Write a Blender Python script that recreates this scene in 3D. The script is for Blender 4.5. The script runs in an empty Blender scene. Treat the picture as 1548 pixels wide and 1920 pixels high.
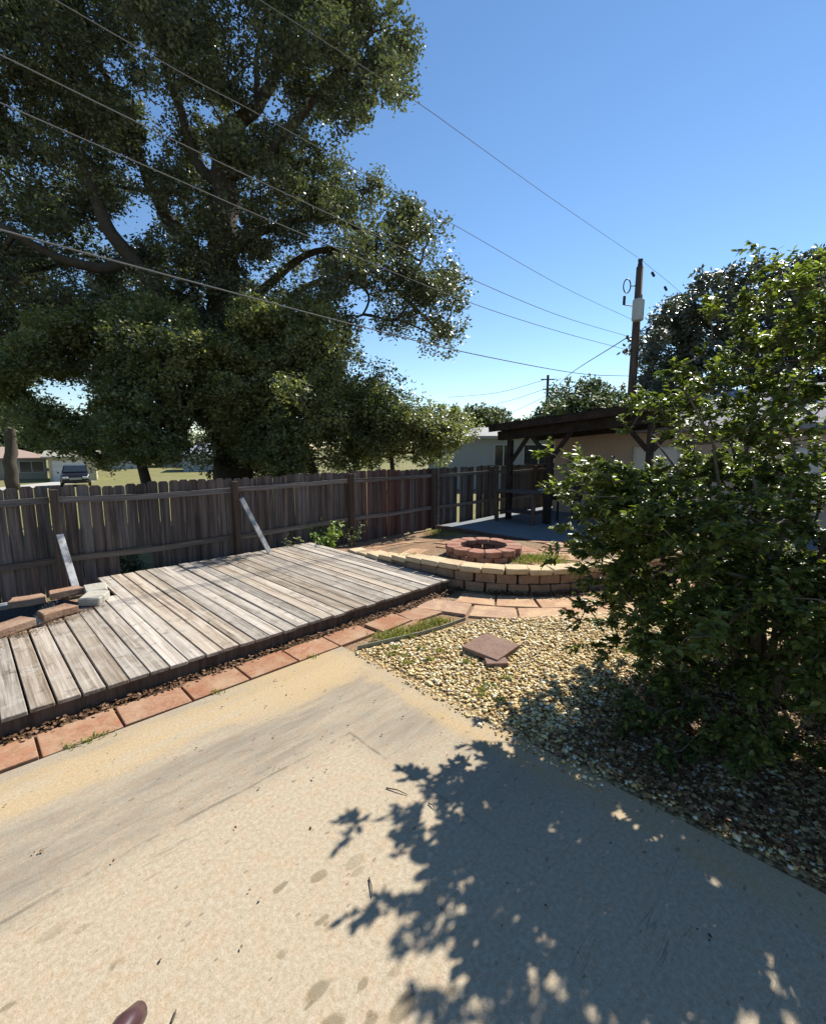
import bpy, bmesh, math, random
import numpy as np
from mathutils import Vector, Matrix, noise
C = bpy.context.scene.collection
scn = bpy.context.scene
# ------------------------------------------------------------------ camera, sky, sun, exposure
H = 1.95
FPX = 850.0; PITCH = math.radians(8)
cam = bpy.data.objects.new('camera', bpy.data.cameras.new('camera'))
cam.data.sensor_fit = 'HORIZONTAL'; cam.data.sensor_width = 36.0
cam.data.lens = 36.0 * FPX / 1548.0
cam.data.clip_start = 0.05; cam.data.clip_end = 3000
cam.location = (0, 0, H); cam.rotation_euler = (math.radians(90) - PITCH, 0, 0)
C.objects.link(cam); scn.camera = cam
SUN_EL = math.radians(43); SUN_AZ = math.radians(41.7)          # azimuth clockwise from +Y
w = bpy.data.worlds.new("World"); scn.world = w; w.use_nodes = True
wn = w.node_tree; wn.nodes.clear()
sky = wn.nodes.new('ShaderNodeTexSky'); sky.sky_type = 'NISHITA'; sky.sun_disc = False
sky.sun_elevation = SUN_EL; sky.sun_rotation = SUN_AZ; sky.air_density = 1.0; sky.dust_density = 0.0; sky.ozone_density = 2.0; sky.altitude = 0
bg = wn.nodes.new('ShaderNodeBackground'); bg.inputs[1].default_value = 0.085
wo = wn.nodes.new('ShaderNodeOutputWorld')
hs_ = wn.nodes.new('ShaderNodeHueSaturation'); hs_.inputs['Saturation'].default_value = 1.12
wn.links.new(sky.outputs[0], hs_.inputs['Color']); wn.links.new(hs_.outputs[0], bg.inputs[0]); wn.links.new(bg.outputs[0], wo.inputs[0])
sl = bpy.data.lights.new('sun', 'SUN'); sl.energy = 5.0; sl.angle = math.radians(0.5); sl.color = (1, .95, .86)
sun = bpy.data.objects.new('sun', sl); C.objects.link(sun)
sdir = Vector((math.sin(SUN_AZ)*math.cos(SUN_EL), math.cos(SUN_AZ)*math.cos(SUN_EL), math.sin(SUN_EL)))
sun.rotation_euler = sdir.to_track_quat('Z', 'Y').to_euler()
sun.location = sdir * 60
vs = scn.view_settings
vs.view_transform = 'Standard'; vs.look = 'None'; vs.gamma = 1; vs.exposure = 0.92; vs.use_curve_mapping = False
scn.cycles.max_bounces = 6; scn.cycles.transmission_bounces = 4; scn.cycles.diffuse_bounces = 3
random.seed(7); rng = np.random.default_rng(7)
R2 = math.sqrt(2)

# ------------------------------------------------------------------ helpers
def Y(a, b, z=0.0):                       # yard axes (a along the deck front, b towards the fence) -> world
    return Vector(((a - b)/R2, (a + b)/R2, z))
def ab(x, y): return (x + y)/R2, (y - x)/R2
def at(u, v, depth):                      # a bearing read off the photograph, at a real distance in metres along +Y
    x = (u - 774)/FPX; y = -(v - 960)/FPX
    d = Vector((x, math.cos(PITCH) + y*math.sin(PITCH), -math.sin(PITCH) + y*math.cos(PITCH)))
    return Vector((0, 0, H)) + d*(depth/d.y)
YR = Matrix.Rotation(math.radians(45), 4, 'Z')    # yard axes as a rotation

def tag(o, label=None, cat=None, group=None, kind=None):
    if label: o['label'] = label
    if cat: o['category'] = cat
    if group: o['group'] = group
    if kind: o['kind'] = kind
    return o
def link(name, me, parent=None, mat=None, M=None):
    o = bpy.data.objects.new(name, me); C.objects.link(o)
    if mat is not None and me is not None and len(me.materials) == 0: me.materials.append(mat)
    if M is not None: o.matrix_basis = M
    if parent is not None: o.parent = parent
    return o
def empty(name, loc=(0, 0, 0), rz=0.0):
    o = bpy.data.objects.new(name, None); C.objects.link(o); o.location = loc; o.rotation_euler = (0, 0, rz)
    o.empty_display_size = .2
    return o
class MB:
    def __init__(s): s.v = []; s.f = []
    def box(s, c, size, rot=None, taper=1.0):
        hx, hy, hz = size[0]/2, size[1]/2, size[2]/2; n = len(s.v); c = Vector(c)
        for dz in (-1, 1):
            k = taper if dz > 0 else 1
            for dx, dy in ((-1, -1), (1, -1), (1, 1), (-1, 1)):
                p = Vector((dx*hx*k, dy*hy*k, dz*hz))
                if rot is not None: p = rot @ p
                s.v.append(tuple(c + p))
        for f in ((0, 3, 2, 1), (4, 5, 6, 7), (0, 1, 5, 4), (1, 2, 6, 5), (2, 3, 7, 6), (3, 0, 4, 7)):
            s.f.append(tuple(n + i for i in f))
        return s
    def bar(s, p, q, wd, th, up=Vector((0, 0, 1))):       # a board from p to q
        p = Vector(p); q = Vector(q); d = q - p; L = d.length; z = d.normalized()
        x = up.cross(z); x = x.normalized() if x.length > 1e-4 else Vector((1, 0, 0)); y = z.cross(x)
        rot = Matrix((x, y, z)).transposed()
        return s.box((p + q)/2, (wd, th, L), rot)
    def tube(s, pts, rad, seg=8, caps=True):
        pts = [Vector(p) for p in pts]; n0 = len(s.v); N = len(pts)
        if not hasattr(rad, '__len__'): rad = [rad]*N
        ref = Vector((0.3, 0.2, 1)).normalized()
        for i, p in enumerate(pts):
            t = (pts[min(i+1, N-1)] - pts[max(i-1, 0)]).normalized()
            x = t.cross(ref)
            if x.length < .05: x = t.cross(Vector((1, 0, 0)))
            x.normalize(); y = t.cross(x)
            for k in range(seg):
                an = 2*math.pi*k/seg
                s.v.append(tuple(p + (x*math.cos(an) + y*math.sin(an))*rad[i]))
        for i in range(N-1):
            for k in range(seg):
                a = n0 + i*seg + k; b = n0 + i*seg + (k+1) % seg
                s.f.append((a, b, b+seg, a+seg))
        if caps:
            s.f.append(tuple(n0 + k for k in range(seg))[::-1]); s.f.append(tuple(n0 + (N-1)*seg + k for k in range(seg)))
        return s
    def poly(s, pts, z0, z1):                # vertical prism over a polygon
        n = len(s.v); k = len(pts)
        for z in (z0, z1):
            for p in pts: s.v.append((p[0], p[1], z))
        s.f.append(tuple(n + i for i in range(k))[::-1]); s.f.append(tuple(n + k + i for i in range(k)))
        for i in range(k):
            j = (i+1) % k; s.f.append((n+i, n+j, n+k+j, n+k+i))
        return s
    def mesh(s, name, smooth=False, bevel=0.0, segs=1, rough=0.0, cuts=0):
        me = bpy.data.meshes.new(name); me.from_pydata(s.v, [], s.f)
        bm = bmesh.new(); bm.from_mesh(me)
        bmesh.ops.recalc_face_normals(bm, faces=bm.faces)
        if bevel > 0: bmesh.ops.bevel(bm, geom=bm.edges[:], offset=bevel, segments=segs, affect='EDGES', profile=.6)
        if cuts: bmesh.ops.subdivide_edges(bm, edges=bm.edges[:], cuts=cuts, use_grid_fill=True)
        if rough:
            o = Vector((random.random()*9, random.random()*9, 0))
            for v in bm.verts: v.co += noise.noise_vector(v.co*9 + o)*rough
        if smooth:
            for f in bm.faces: f.smooth = True
        bm.to_mesh(me); bm.free(); return me
    def build(s, name, mat, parent=None, **k):
        return link(name, s.mesh(name, **k), parent, mat)
def np_mesh(name, V, F, smooth=False):       # fast mesh of equal-sided faces
    me = bpy.data.meshes.new(name); nv = len(V); nf, k = F.shape
    me.vertices.add(nv); me.vertices.foreach_set('co', V.astype(np.float32).ravel())
    me.loops.add(nf*k); me.loops.foreach_set('vertex_index', F.astype(np.int32).ravel())
    me.polygons.add(nf); me.polygons.foreach_set('loop_start', np.arange(0, nf*k, k, dtype=np.int32))
    me.polygons.foreach_set('loop_total', np.full(nf, k, dtype=np.int32))
    if smooth: me.polygons.foreach_set('use_smooth', np.ones(nf, dtype=bool))
    me.update(calc_edges=True); return me

# ------------------------------------------------------------------ materials
ALB = {k: .64 for k in ('patio concrete', 'sandy soil', 'weathered deck wood', 'terracotta paver', 'sandy pink flagstone', 'pinkish brown stone', 'split face block', 'sandy cap block', 'red brick block', 'orange edging block', 'pale edging block', 'river gravel', 'gravel bed', 'dry lawn', 'pale driveway', 'cream wall', 'beige wall', 'pale blue wall', 'white paint', 'peeling pale board', 'pale grey wall', 'light grey roof', 'tan tile roof', 'dry leaf')}     # real albedos
ALB.update({'sandy cap block': .88, 'red brick block': .8, 'river gravel': .9, 'gravel bed': .85, 'sandy pink flagstone': .76, 'split face block': .72, 'weathered deck wood': .76})
class N:
    def __init__(s, name):
        s.m = bpy.data.materials.new(name); s.m.use_nodes = True; s.t = s.m.node_tree
        s.b = s.t.nodes['Principled BSDF']; s.o = s.t.nodes['Material Output']
    def n(s, typ, **k):
        x = s.t.nodes.new('ShaderNode' + typ)
        for a, v in k.items():
            if a.startswith('i_'):
                x.inputs[a[2:].replace('_', ' ')].default_value = v
            else: setattr(x, a, v)
        return x
    def l(s, a, b): s.t.links.new(a, b)
    def coord(s, kind='Object', rotz=0.0, scale=(1, 1, 1), rnd=False):
        c = s.n('TexCoord'); mp = s.n('Mapping'); mp.inputs['Rotation'].default_value = (0, 0, rotz); mp.inputs['Scale'].default_value = scale
        s.l(c.outputs[kind], mp.inputs['Vector'])
        if rnd:
            oi = s.n('ObjectInfo'); ml = s.n('Math', operation='MULTIPLY'); ml.inputs[1].default_value = 37.0
            s.l(oi.outputs['Random'], ml.inputs[0]); cb = s.n('CombineXYZ')
            for i in range(3): s.l(ml.outputs[0], cb.inputs[i])
            s.l(cb.outputs[0], mp.inputs['Location'])
        return mp.outputs[0]
    def noise(s, vec, scale, detail=4, rough=.55, dist=0.0):
        x = s.n('TexNoise'); x.inputs['Scale'].default_value = scale; x.inputs['Detail'].default_value = detail
        x.inputs['Roughness'].default_value = rough; x.inputs['Distortion'].default_value = dist
        s.l(vec, x.inputs['Vector']); return x.outputs[0]
    def ramp(s, fac, stops, interp='LINEAR'):
        x = s.n('ValToRGB'); x.color_ramp.interpolation = interp; e = x.color_ramp.elements
        while len(e) < len(stops): e.new(.5)
        for i, (p, c) in enumerate(stops):
            e[i].position = p; e[i].color = (c, c, c, 1) if not hasattr(c, '__len__') else (*c, 1)
        s.l(fac, x.inputs[0]); return x.outputs[0]
    def mix(s, fac, a, b, mode='MIX'):
        x = s.n('Mix', data_type='RGBA', blend_type=mode)
        for sock, v in ((x.inputs[0], fac), (x.inputs[6], a), (x.inputs[7], b)):
            if hasattr(v, 'is_linked') or hasattr(v, 'links'): s.l(v, sock)
            elif hasattr(v, '__len__'): sock.default_value = (*v, 1)
            else: sock.default_value = v
        return x.outputs[2]
    def math(s, op, a, b=0.0, c=0.0, clamp=False):
        x = s.n('Math', operation=op, use_clamp=clamp)
        for i, v in enumerate((a, b, c)):
            if hasattr(v, 'links'): s.l(v, x.inputs[i])
            else: x.inputs[i].default_value = v
        return x.outputs[0]
    def bump(s, h, dist=.01, strength=1.0):
        x = s.n('Bump'); x.inputs['Strength'].default_value = strength; x.inputs['Distance'].default_value = dist
        s.l(h, x.inputs['Height']); s.l(x.outputs[0], s.b.inputs['Normal'])
    def fin(s, col, rough=.8, spec=.3):
        k = ALB.get(s.m.name, 1.0)
        if k != 1: col = s.mix(1.0, col, (k, k, k), 'MULTIPLY')
        if hasattr(col, 'links'): s.l(col, s.b.inputs['Base Color'])
        else: s.b.inputs['Base Color'].default_value = (*col, 1)
        if hasattr(rough, 'links'): s.l(rough, s.b.inputs['Roughness'])
        else: s.b.inputs['Roughness'].default_value = rough
        s.b.inputs['Specular IOR Level'].default_value = spec
        return s.m
def plain(name, col, rough=.7, spec=.3, var=.25, sc=6, bump=.0, metal=0.0):
    n = N(name); c = n.coord('Object', rnd=True)
    f = n.noise(c, sc, 5, .6)
    cc = n.mix(f, tuple(x*(1-var) for x in col), tuple(min(1, x*(1+var)) for x in col))
    if bump: n.bump(n.noise(c, sc*5, 4), bump)
    n.b.inputs['Metallic'].default_value = metal
    return n.fin(cc, rough, spec)
def woodmat(name, c1, c2, c3, axis_scale, rnd_amt=.5, bump=.004, spots=0.0, rough=.85, cracks=True):
    """weathered board; the grain runs along the axis that has the small scale"""
    n = N(name); c = n.coord('Object', scale=axis_scale, rnd=True); oi = n.n('ObjectInfo')
    g = n.noise(c, 1.0, 8, .68, .25); g2 = n.noise(c, .35, 3, .5)
    col = n.ramp(g, [(.3, c1), (.5, c2), (.68, c3)])
    col = n.mix(n.ramp(g2, [(.4, 0.0), (.62, 1.0)]), col, n.mix(.5, col, c3))
    r = n.math('MULTIPLY_ADD', oi.outputs['Random'], rnd_amt, 1 - rnd_amt/2)
    hsv = n.n('HueSaturation'); n.l(r, hsv.inputs['Value']); n.l(col, hsv.inputs['Color'])
    sat = n.math('MULTIPLY_ADD', n.math('FRACT', n.math('MULTIPLY', oi.outputs['Random'], 17.3)), .5, .75); n.l(sat, hsv.inputs['Saturation'])
    col = hsv.outputs[0]
    c2_ = n.coord('Object', rnd=True)
    if spots:
        sp = n.noise(c2_, 7, 5, .7, .4)
        col = n.mix(n.ramp(sp, [(.55, 0.0), (.75, spots)]), col, (.05, .042, .032))
        li = n.noise(c2_, 3.1, 6, .75)
        col = n.mix(n.ramp(li, [(.52, 0.0), (.68, .55)]), col, (.56, .53, .46))
    if cracks:
        cr = n.ramp(g, [(.24, 0.0), (.33, 1.0)])
        col = n.mix(cr, tuple(x*.25 for x in c1), col)
    n.bump(g, bump)
    return n.fin(col, rough, .2)
def leafmat(name, dark, mid, light, trans=.25, rough=.42, spec=.45, patch=.5):
    n = N(name); g = n.n('NewGeometry')
    col = n.ramp(g.outputs['Random Per Island'], [(0, dark), (.5, mid), (.93, light), (1, tuple(x*1.5 for x in light))])
    v = n.noise(n.coord('Object'), 1.1, 3)
    col = n.mix(n.ramp(v, [(.35, 0.0), (.65, patch)]), col, light, 'MIX')
    n.fin(col, rough, spec)
    tr = n.n('BsdfTranslucent'); tc = n.mix(1.0, col, (1.35, 1.5, .55), 'MULTIPLY'); n.l(tc, tr.inputs[0])
    ms = n.n('MixShader'); ms.inputs[0].default_value = trans
    n.l(n.b.outputs[0], ms.inputs[1]); n.l(tr.outputs[0], ms.inputs[2]); n.l(ms.outputs[0], n.o.inputs[0])
    return n.m

M = {}
M['deck'] = woodmat('weathered deck wood', (.12, .09, .066), (.34, .28, .22), (.60, .53, .45), (34, 1.1, 34), .5, .005, .8)
M['fence'] = woodmat('grey fence wood', (.024, .019, .017), (.07, .055, .048), (.175, .142, .125), (30, 30, 1.2), .6, .004, 0)
M['fence_red'] = woodmat('red brown fence wood', (.035, .018, .015), (.085, .044, .036), (.16, .1, .085), (30, 30, 1.2), .5, .004, 0)
M['rail'] = woodmat('fence rail wood', (.045, .036, .031), (.10, .082, .07), (.22, .19, .165), (1.2, 26, 26), .4)
M['post'] = woodmat('dark post wood', (.03, .02, .015), (.075, .05, .038), (.13, .09, .07), (26, 26, 1.6), .4)
M['whitewood'] = woodmat('peeling pale board', (.12, .11, .1), (.5, .5, .49), (.72, .72, .7), (14, 14, 3), .2, .003, .6)
M['pergola'] = woodmat('dark brown beam wood', (.010, .007, .006), (.022, .016, .013), (.045, .033, .027), (2, 14, 14), .3)
M['bark'] = plain('oak bark', (.075, .062, .05), .9, .2, .6, 7, .04)
M['twig'] = plain('shrub bark', (.12, .095, .07), .85, .2, .5, 20, .005)
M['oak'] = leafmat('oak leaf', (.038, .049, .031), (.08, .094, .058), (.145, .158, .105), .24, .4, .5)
M['oak_lit'] = leafmat('sunlit oak leaf', (.07, .08, .034), (.145, .158, .072), (.25, .26, .13), .38, .42, .5)  # lit version of the oak leaf: sunlight on the low crowns put into the colour
M['far'] = leafmat('far tree leaf', (.045, .06, .03), (.08, .105, .048), (.12, .15, .075), .2, .55, .3)
M['grey_tree'] = leafmat('grey green leaf', (.04, .05, .04), (.075, .09, .068), (.13, .145, .12), .12, .4, .5)
M['shrub'] = leafmat('glossy shrub leaf', (.028, .042, .015), (.072, .1, .028), (.2, .23, .06), .38, .4, .4, .45)
M['weed'] = leafmat('weed leaf', (.09, .15, .03), (.16, .24, .05), (.26, .34, .09), .3, .5, .3)
M['grass'] = leafmat('grass blade', (.1, .14, .035), (.18, .2, .06), (.32, .29, .12), .3, .6, .2)
M['dryleaf'] = leafmat('dry leaf', (.06, .03, .015), (.15, .075, .035), (.36, .22, .13), .1, .7, .2, .2)
M['white'] = plain('white paint', (.72, .72, .7), .6, .3, .06)
M['glass'] = plain('dark window glass', (.02, .025, .03), .12, .6, .2)
M['metal'] = plain('grey metal', (.32, .34, .34), .5, .5, .15)
M['black'] = plain('black metal', (.02, .02, .022), .5, .4, .3)
M['wire'] = plain('cable sheath', (.16, .16, .16), .9, .05, .1)

def concrete():
    n = N('patio concrete'); ob = n.coord('Object')
    sx = n.n('SeparateXYZ'); n.l(ob, sx.inputs[0]); A, B = sx.outputs[0], sx.outputs[1]
    big = n.noise(ob, .9, 5, .6, .5); mid = n.noise(ob, 4.5, 5, .65); fine = n.noise(ob, 140, 3, .7); fin2 = n.noise(ob, 45, 4, .7)
    base = n.ramp(fin2, [(.3, (.48, .385, .25)), (.52, (.59, .495, .355)), (.7, (.68, .59, .445))])
    # grey worn band running parallel to the deck and along the gravel edge
    st = n.coord('Object', scale=(.5, 2.6, 1)); streak = n.noise(st, 1.6, 6, .65, .4)
    wob = n.math('ADD', n.math('MULTIPLY_ADD', big, .34, -.17), n.math('MULTIPLY_ADD', mid, .16, -.08))
    E0 = n.math('MAXIMUM', B, n.math('ADD', A, .62))          # distance measure that turns the corner with the slab
    e = n.math('ADD', E0, wob)
    def band(x, lo, hi, s):
        return n.math('MULTIPLY', n.math('DIVIDE', n.math('SUBTRACT', x, lo), s, clamp=True), n.math('DIVIDE', n.math('SUBTRACT', hi, x), s, clamp=True))
    far_ = n.math('DIVIDE', n.math('SUBTRACT', B, .9), .9, clamp=True)
    g1 = n.math('MULTIPLY', band(e, 2.24, 3.12, .22), n.ramp(streak, [(.3, .2), (.58, 1.0)]))
    g3 = n.math('MULTIPLY', band(A, 2.40, 2.6, .05), n.ramp(mid, [(.35, .3), (.6, .8)]))
    g4 = n.math('MULTIPLY', n.math('DIVIDE', n.math('SUBTRACT', n.math('ADD', B, wob), 3.3), .1, clamp=True), .55)
    grey = n.math('MULTIPLY', n.math('MAXIMUM', n.math('MAXIMUM', g1, g4), g3), far_)
    col = n.mix(n.math('MULTIPLY', grey, .85), base, n.ramp(n.noise(st, 5, 6, .7, .3), [(.35, (.27, .235, .185)), (.65, (.42, .365, .285))]))
    pk = n.noise(ob, 11, 4, .6)
    col = n.mix(n.ramp(pk, [(.45, 0.0), (.65, .5)]), col, n.mix(1.0, col, (1.08, .93, .86), 'MULTIPLY'))
    o1 = n.math('MULTIPLY', band(e, 2.98, 3.5, .1), n.ramp(n.noise(st, 3, 5, .65), [(.35, .1), (.52, 1.0)]))
    o2 = n.math('MULTIPLY', band(e, 2.85, 9, .12), n.math('DIVIDE', n.math('SUBTRACT', A, 1.15), .6, clamp=True))
    o2 = n.math('MULTIPLY', o2, n.ramp(mid, [(.3, .45), (.5, 1.0)]))
    o2 = n.math('MULTIPLY', o2, n.math('DIVIDE', n.math('SUBTRACT', 2.46, A), .12, clamp=True))
    och = n.math('MAXIMUM', n.math('MULTIPLY', o1, .8), o2)
    col = n.mix(n.math('MULTIPLY', och, .68), col, n.ramp(n.noise(ob, 60, 4, .7), [(.35, (.54, .37, .17)), (.6, (.72, .52, .27))]))
    # hair cracks and drag lines parallel to the deck
    cr = n.noise(n.coord('Object', scale=(.55, 9, 1)), 1.3, 3, .4, .2)
    line = n.ramp(cr, [(.493, 0.0), (.5, 1.0), (.507, 0.0)])
    line = n.math('MULTIPLY', line, n.math('MULTIPLY', band(E0, 2.0, 3.0, .15), n.ramp(mid, [(.4, .1), (.6, .8)])))
    col = n.mix(n.math('MULTIPLY', line, .8), col, (.2, .17, .13))
    edge = n.ramp(n.math('ABSOLUTE', n.math('SUBTRACT', n.math('ADD', E0, n.math('MULTIPLY_ADD', big, .1, -.05)), 2.36)), [(.004, .7), (.016, 0.0)])
    col = n.mix(n.math('MULTIPLY', n.math('MULTIPLY', edge, far_), n.ramp(mid, [(.42, 0.0), (.55, 1.0)])), col, (.2, .17, .13))
    # soft damp leaf stains
    def spots(sc, thr, amt, seed, lo=-9, hi=9):
        mp = n.n('Mapping'); mp.inputs['Location'].default_value = (seed, seed*.7, 0); mp.inputs['Scale'].default_value = (1.0, 1.9, 1); mp.inputs['Rotation'].default_value = (0, 0, .35)
        n.l(ob, mp.inputs[0])
        wv = n.n('TexNoise'); wv.inputs['Scale'].default_value = 14; n.l(ob, wv.inputs[0])
        ad = n.n('VectorMath', operation='MULTIPLY_ADD'); ad.inputs[1].default_value = (.05,)*3
        n.l(wv.outputs[1], ad.inputs[0]); n.l(mp.outputs[0], ad.inputs[2])
        vo = n.n('TexVoronoi'); vo.inputs['Scale'].default_value = sc; vo.inputs['Randomness'].default_value = 1; n.l(ad.outputs[0], vo.inputs[0])
        s2 = n.n('SeparateColor'); n.l(vo.outputs['Color'], s2.inputs[0])
        pick = n.ramp(s2.outputs[0], [(.45, 0.0), (.5, 1.0)])
        d = n.math('MULTIPLY', vo.outputs['Distance'], n.math('MULTIPLY_ADD', s2.outputs[1], 1.2, .7))
        return n.math('MULTIPLY', n.math('MULTIPLY', n.ramp(d, [(thr*.75, 1.0), (thr, 0.0)]), pick), amt)
    s1 = spots(5.5, .34, .62, 3.3)
    low = n.math('MULTIPLY', n.math('DIVIDE', n.math('SUBTRACT', 2.4, n.math('ADD', B, n.math('MULTIPLY', A, .25))), .5, clamp=True), n.math('DIVIDE', n.math('SUBTRACT', 1.35, A), .4, clamp=True))
    col = n.mix(n.math('MULTIPLY', s1, low), col, (.2, .155, .085))
    col = n.mix(spots(12, .17, .5, 8.1), col, (.16, .12, .07))
    col = n.mix(n.ramp(fine, [(.36, .3), (.5, 0.0)]), col, (.24, .18, .11))
    col = n.mix(n.ramp(n.noise(ob, 210, 2, .6), [(.62, 0.0), (.72, .35)]), col, (.85, .8, .66))
    n.bump(n.math('ADD', n.math('MULTIPLY', fine, .6), fin2), .0022)
    return n.fin(col, .88, .2)
M['concrete'] = concrete()
def soil():
    n = N('sandy soil'); ob = n.coord('Object')
    a = n.noise(ob, 1.3, 6, .6, .4); b = n.noise(ob, 28, 5, .7); c = n.noise(ob, 6, 5, .65)
    col = n.ramp(b, [(.3, (.20, .135, .08)), (.5, (.36, .26, .165)), (.7, (.52, .41, .28))])
    col = n.mix(n.ramp(a, [(.42, 0.0), (.6, .7)]), col, n.ramp(b, [(.3, (.36, .17, .09)), (.7, (.54, .31, .18))]))
    col = n.mix(n.ramp(c, [(.55, 0.0), (.72, .5)]), col, (.17, .16, .07))
    n.bump(n.math('ADD', b, c), .02)
    return n.fin(col, .95, .1)
M['soil'] = soil()
def lawn():
    n = N('dry lawn'); ob = n.coord('Object')
    a = n.noise(ob, .25, 6, .6); b = n.noise(ob, 5, 5, .7)
    col = n.ramp(b, [(.3, (.15, .16, .055)), (.5, (.25, .25, .09)), (.7, (.36, .33, .14))])
    col = n.mix(n.ramp(a, [(.42, 0.0), (.62, .7)]), col, (.34, .28, .16))
    n.bump(b, .03); return n.fin(col, .95, .1)
M['lawn'] = lawn()
def brickish(name, c1, c2, c3, dust=(.62, .48, .32), damt=.5, bump=.006):
    n = N(name); ob = n.coord('Object', rnd=True); oi = n.n('ObjectInfo')
    f = n.noise(ob, 34, 5, .7); g = n.noise(ob, 5, 5, .6, .3)
    base = n.ramp(oi.outputs['Random'], [(0, c1), (.5, c2), (1, c3)])
    col = n.mix(n.ramp(f, [(.35, .55), (.6, 0.0)]), base, tuple(x*.45 for x in c1))
    col = n.mix(n.ramp(g, [(.4, 0.0), (.68, damt)]), col, dust)
    n.bump(f, bump); return n.fin(col, .9, .2)
M['paver'] = brickish('terracotta paver', (.46, .215, .12), (.54, .26, .145), (.50, .28, .18), damt=.55, bump=.003)
M['flag'] = brickish('sandy pink flagstone', (.50, .28, .17), (.56, .34, .20), (.47, .30, .215), (.66, .47, .27), .75, .003)
M['slate'] = brickish('pinkish brown stone', (.30, .185, .14), (.32, .2, .155), (.29, .18, .14), (.42, .3, .22), .35, .003)
M['block'] = brickish('split face block', (.37, .22, .145), (.43, .27, .18), (.32, .2, .14), (.52, .38, .25), .45, .014)
M['cap'] = brickish('sandy cap block', (.58, .43, .25), (.62, .48, .30), (.52, .38, .235), (.68, .55, .35), .5, .005)
M['redblock'] = brickish('red brick block', (.34, .15, .10), (.42, .19, .13), (.38, .20, .14), (.52, .33, .23), .5, .01)
M['edgeblock'] = brickish('orange edging block', (.46, .25, .15), (.52, .31, .2), (.40, .25, .18), (.62, .47, .33), .5, .008)
M['paleblock'] = brickish('pale edging block', (.62, .58, .48), (.62, .58, .48), (.62, .58, .48), (.7, .66, .58), .5, .008)
def pebble():
    n = N('river gravel'); g = n.n('NewGeometry')
    col = n.ramp(g.outputs['Random Per Island'], [(0, (.2, .12, .05)), (.18, (.42, .27, .10)), (.42, (.62, .44, .18)), (.7, (.72, .57, .28)), (.88, (.8, .72, .48)), (1, (.87, .84, .72))])
    return n.fin(col, .6, .3)
M['pebble'] = pebble()
def gravelbase():
    n = N('gravel bed'); ob = n.coord('Object'); vo = n.n('TexVoronoi'); vo.inputs['Scale'].default_value = 34; n.l(ob, vo.inputs[0])
    s = n.n('SeparateColor'); n.l(vo.outputs['Color'], s.inputs[0])
    col = n.ramp(s.outputs[0], [(0, (.2, .12, .05)), (.4, (.45, .31, .14)), (.8, (.6, .46, .22)), (1, (.7, .6, .36))])
    h = n.math('SUBTRACT', 1.0, vo.outputs['Distance']); n.bump(h, .02)
    col = n.mix(n.ramp(vo.outputs['Distance'], [(.45, 0.0), (.75, .8)]), col, (.09, .06, .035))
    return n.fin(col, .8, .2)
M['gravelbase'] = gravelbase()
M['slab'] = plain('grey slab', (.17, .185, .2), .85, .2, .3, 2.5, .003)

# ------------------------------------------------------------------ ground
def hz(x, y):
    a, b = ab(x, y); z = -.03
    t = min(1, max(0, (b - 6.2)/1.3)); z -= .10*t*t*(3-2*t)
    t = min(1, max(0, (b - 8.2)/46)); z -= 1.15*t
    return z
gx = sorted(set([round(v, 2) for v in np.arange(-16, 22.01, .5)] + [-600, -350, -200, -130, -95, -75, -62, -52, -44, -37, -31, -26, -22, -19, 26, 31, 38, 48, 60, 80, 110, 160, 240, 400, 600]))
gy = sorted(set([round(v, 2) for v in np.arange(-6, 24.01, .5)] + [-600, -300, -150, -80, -40, -20, -12, 28, 33, 38, 44, 50, 58, 68, 80, 95, 120, 160, 240, 400, 700, 1200]))
V = np.array([(x, y, hz(x, y)) for y in gy for x in gx]); nx = len(gx)
F = np.array([(j*nx+i, j*nx+i+1, (j+1)*nx+i+1, (j+1)*nx+i) for j in range(len(gy)-1) for i in range(nx-1)])
me = np_mesh('ground', V, F); me.materials.append(M['soil']); me.materials.append(M['lawn'])
for p in me.polygons:
    a, b = ab(p.center.x, p.center.y)
    if b > 7.9 or a > 15 or a < -12 or b < -12: p.material_index = 1
tag(link('ground', me), kind='structure')
# patio: concrete slab with its corner by the pavers
p_ = MB().poly([(-9, -6), (2.53, -6), (2.53, 3.53), (-9, 3.53)], -.14, 0)
patio = p_.build('patio', M['concrete'], bevel=.008); patio.rotation_euler = (0, 0, math.radians(45)); tag(patio, kind='structure')
gb = MB().poly([(2.54, -5), (9, -5), (9, 2.4), (5.3, 2.1), (4.1, 3.0), (3.55, 3.12), (2.6, 3.40), (2.54, 3.4)], -.12, -.012)
gravel_bed = gb.build('gravel_bed', M['gravelbase']); gravel_bed.rotation_euler = (0, 0, math.radians(45)); tag(gravel_bed, kind='structure')
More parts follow.
